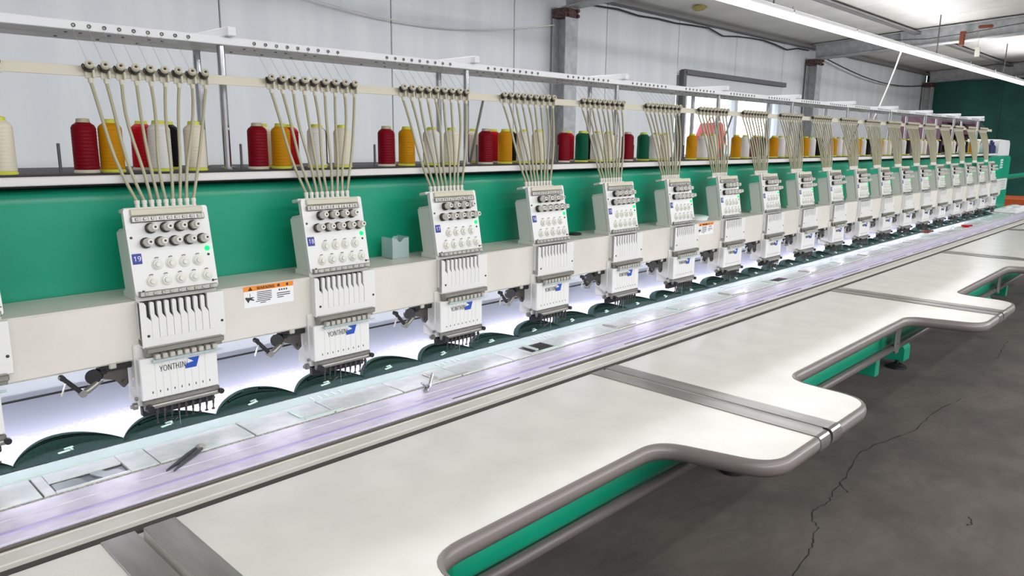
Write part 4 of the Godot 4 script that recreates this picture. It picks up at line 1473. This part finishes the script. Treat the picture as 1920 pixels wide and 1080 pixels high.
func small_things() -> void:
	# thread snips on the lavender film
	var o := thing("thread_snips", "pair of metal thread snips lying on the frame in the foreground", "snips", Vector3(0.018, T + 0.0065, 0.18))
	var d := Vector3(0.092, 0, -0.072).normalized()
	o.rotation.y = atan2(-d.z, d.x)
	for s in [-1.0, 1.0]:
		var st := S()
		prism(st, PackedVector2Array([Vector2(-0.058, s * 0.0075), Vector2(-0.02, s * 0.001), Vector2(0.0, s * 0.003), Vector2(0.056, s * 0.0035), Vector2(0.058, s * 0.0075), Vector2(0.02, s * 0.0105), Vector2(-0.012, s * 0.0095)]), 0.0, 0.004, Transform3D(Basis(Vector3(1, 0, 0), Vector3(0, 0, 1), Vector3(0, 1, 0)), Vector3.ZERO))
		obj("blade", st, M.peg, o)
	var st := S()
	prism(st, rrect(0.014, 0.02, 0.006), 0.0, 0.006, Transform3D(Basis(Vector3(1, 0, 0), Vector3(0, 0, 1), Vector3(0, 1, 0)), Vector3(0.056, 0, 0)))
	cyl(st, Vector3(0.056, 0.006, 0), Vector3(0.056, 0.0085, 0), 0.004, 0.004, 10)
	obj("spring_bow", st, M.tin, o)
	# metal hoop clamp
	o = thing("frame_clamp", "small chrome clamp with two prongs standing on the frame", "clamp", Vector3(0.628, T + 0.0065, 0.187))
	st = S()
	box(st, Vector3(0, 0.004, 0), Vector3(0.05, 0.008, 0.014), 0.002, Transform3D(Basis(Vector3.UP, 0.7), Vector3.ZERO))
	obj("base", st, M.chrome, o)
	st = S()
	box(st, Vector3.ZERO, Vector3(0.007, 0.04, 0.004), 0.001, along(Vector3(0.014, 0.02, -0.004), Vector3(0.5, 0.8, -0.2)))
	box(st, Vector3.ZERO, Vector3(0.006, 0.034, 0.004), 0.001, along(Vector3(-0.012, 0.014, 0.004), Vector3(-0.8, 0.6, 0.2)))
	cyl(st, Vector3(0.0, 0.004, -0.01), Vector3(0.0, 0.014, 0.012), 0.004, 0.003, 8)
	obj("prongs", st, M.chrome, o)
	# clear plastic box, black disc and white pot on the beam
	o = thing("clear_box", "small clear plastic box with a notched rim standing on the head beam", "box", Vector3(0.742, 1.1032, -0.088))
	st = S()
	box(st, Vector3(0, 0.0015, 0), Vector3(0.058, 0.003, 0.05))
	for s in [-1.0, 1.0]:
		box(st, Vector3(s * 0.0282, 0.03, 0), Vector3(0.0016, 0.06, 0.05))
		prism(st, PackedVector2Array([Vector2(-0.0275, 0.003), Vector2(0.0275, 0.003), Vector2(0.0275, 0.058), Vector2(0.012, 0.057), Vector2(0.002, 0.048), Vector2(-0.006, 0.047), Vector2(-0.013, 0.056), Vector2(-0.0275, 0.06)]), s * 0.0245 - 0.0008, s * 0.0245 + 0.0008)
	obj("box_walls", st, M.frost, o)
	st = S()
	lathe(st, PackedVector2Array([Vector2(0, 0), Vector2(0.028, 0), Vector2(0.029, 0.003), Vector2(0.027, 0.006), Vector2(0, 0.006)]), 20)
	tag(obj("black_disc", st, M.black, self, Vector3(1.53, 1.1032, -0.085)), "flat black disc lying on the head beam right of the fourth full head", "disc")
	o = thing("white_pot", "round white lidded pot standing on the head beam before the seventh full head", "pot", Vector3(2.325, 1.1032, -0.06))
	st = S()
	lathe(st, PackedVector2Array([Vector2(0, 0), Vector2(0.046, 0), Vector2(0.05, 0.004), Vector2(0.051, 0.012), Vector2(0, 0.012)]), 24)
	obj("pot_body", st, M.white, o)
	st = S()
	lathe(st, PackedVector2Array([Vector2(0, 0.012), Vector2(0.053, 0.012), Vector2(0.053, 0.017), Vector2(0.046, 0.02), Vector2(0, 0.02)]), 24)
	obj("lid", st, M.mint, o)
	# red clips far along the frame
	for q in [[5.41, 0.03, "small red and brown scrap lying on the frame far along the table"], [6.06, 0.13, "loose coil of red cord on the frame near the far end"]]:
		var st2 := S()
		var pts := PackedVector3Array()
		for i in 15:
			var a := i * 0.75
			pts.append(Vector3(0.012 * i - 0.08 + 0.03 * cos(a), 0.006 + 0.003 * sin(a * 1.7), 0.03 * sin(a)))
		tube(st2, pts, 0.005, 6)
		tag(obj("red_cord", st2, M.thread_red if q[0] > 6 else M.orange, self, Vector3(q[0], T + 0.0085, q[1])), q[2], "cord")
	# crumpled white cloth at the far end of the frame
	var st3 := S()
	var nz := FastNoiseLite.new()
	nz.seed = 9
	nz.frequency = 5.0
	var gr := []
	for i in 41:
		var row := []
		for j in 17:
			var x := 7.75 + 1.1 * i / 40.0
			var z := -0.11 + 0.26 * j / 16.0 + 0.02 * nz.get_noise_1d(x * 2.0)
			var edge: float = min(min(i, 40 - i) / 6.0, min(j, 16 - j) / 4.0)
			row.append(Vector3(x, T + 0.0075 + 0.022 * clamp(edge, 0.0, 1.0) * (0.6 + 0.8 * nz.get_noise_2d(x * 1.4, z * 3.0)), z))
		gr.append(row)
	mesh_grid(st3, gr)
	tag(obj("white_cloth", st3, M.backing, self), "crumpled white cloth lying on the far end of the frame", "cloth")
	# bottles and cover at the far end
	for q in [[8.08, "taller"], [8.15, "shorter"]]:
		o = thing("spray_bottle", "%s dark blue bottle standing on the far end of the shelf" % q[1], "bottle", Vector3(q[0], 1.327 if q[0] > 7.95 else 1.355, -0.2))
		var h: float = 1.0 if q[1] == "taller" else 0.88
		if q[0] < 7.95: o.position.y = 1.355
		st = S()
		lathe(st, PackedVector2Array([Vector2(0, 0), Vector2(0.028, 0), Vector2(0.029, 0.005), Vector2(0.029, 0.1 * h), Vector2(0.012, 0.125 * h)]), 18)
		obj("bottle_body", st, M.bottle, o)
		st = S()
		lathe(st, PackedVector2Array([Vector2(0.013, 0.123 * h), Vector2(0.013, 0.15 * h), Vector2(0.0, 0.152 * h)]), 14)
		obj("cap", st, M.bottle, o)
	o = thing("motor_cover", "rounded white cover on top of the green frame at the far end", "cover", Vector3(8.45, 1.327, -0.3))
	st = S()
	prism(st, rounded([Vector2(-0.24, 0), Vector2(0.26, 0), Vector2(0.25, 0.15), Vector2(-0.24, 0.16)], [0.0, 0.01, 0.11, 0.02], 8), -0.14, 0.14, Transform3D(), true)
	obj("shell", st, M.white, o)

# ------------------------------------------------------------------ build
const LAMP_SEEN := 6.0
const LAMP_LIGHT := 41.0
const LAMP_UP := 1.5
const STRIP_LIGHT := 8.5

func _ready() -> void:
	rng.seed = 20
	var cam := Camera3D.new()
	cam.name = "camera"
	cam.fov = 42.385
	cam.near = 0.05
	cam.transform = Transform3D(Basis(Vector3(0.69646154, 0.01040012, 0.71751875), Vector3(0.13351084, 0.98055844, -0.14380543), Vector3(-0.70506466, 0.19595148, 0.68153271)).orthonormalized(), Vector3(-0.52485547, 1.43449369, 1.59731904))
	add_child(cam, true)
	cam.current = true
	var sky_mat := ProceduralSkyMaterial.new()
	sky_mat.sky_top_color = Color(0.72, 0.8, 0.9)
	sky_mat.sky_horizon_color = Color(0.92, 0.94, 0.96)
	sky_mat.ground_horizon_color = Color(0.8, 0.82, 0.82)
	sky_mat.ground_bottom_color = Color(0.6, 0.6, 0.6)
	sky_mat.sky_energy_multiplier = 2.0
	sky_mat.ground_energy_multiplier = 1.8
	var sky := Sky.new()
	sky.sky_material = sky_mat
	var env := Environment.new()
	env.background_mode = Environment.BG_SKY
	env.sky = sky
	env.tonemap_mode = Environment.TONE_MAPPER_LINEAR
	env.tonemap_exposure = 1.27
	env.sdfgi_enabled = true
	env.ssao_enabled = true
	env.ssil_enabled = true
	var we := WorldEnvironment.new()
	we.name = "environment"
	we.environment = env
	add_child(we, true)
	materials()
	tube_lamp(-3.0, 12.6, 2.3, -0.83, "long bright tube lamp hanging under the ceiling across the upper right", [8.25, 11.25, 4.5, 0.5], LAMP_SEEN, LAMP_UP * 4.5)
	tube_lamp(-3.0, 12.6, 2.55, 1.95, "tube lamp over the aisle just behind the viewer", [0.5, 4.5, 8.25, 11.25], LAMP_LIGHT * 0.18, LAMP_UP)
	tube_lamp(-3.0, 12.6, 2.6, 3.7, "second tube lamp behind the viewer", [0.5, 4.5, 8.25, 11.25], LAMP_LIGHT, LAMP_UP)
	tube_lamp(-3.0, 12.6, 2.65, 5.6, "tube lamp farthest behind the viewer", [0.5, 4.5, 8.25, 11.25], LAMP_LIGHT, LAMP_UP)
	setting()
	machine()
	table()
	embroidery_frame()
	rack()
	guide_rail()
	heads()
	fabrics()
	spools()
	small_things()
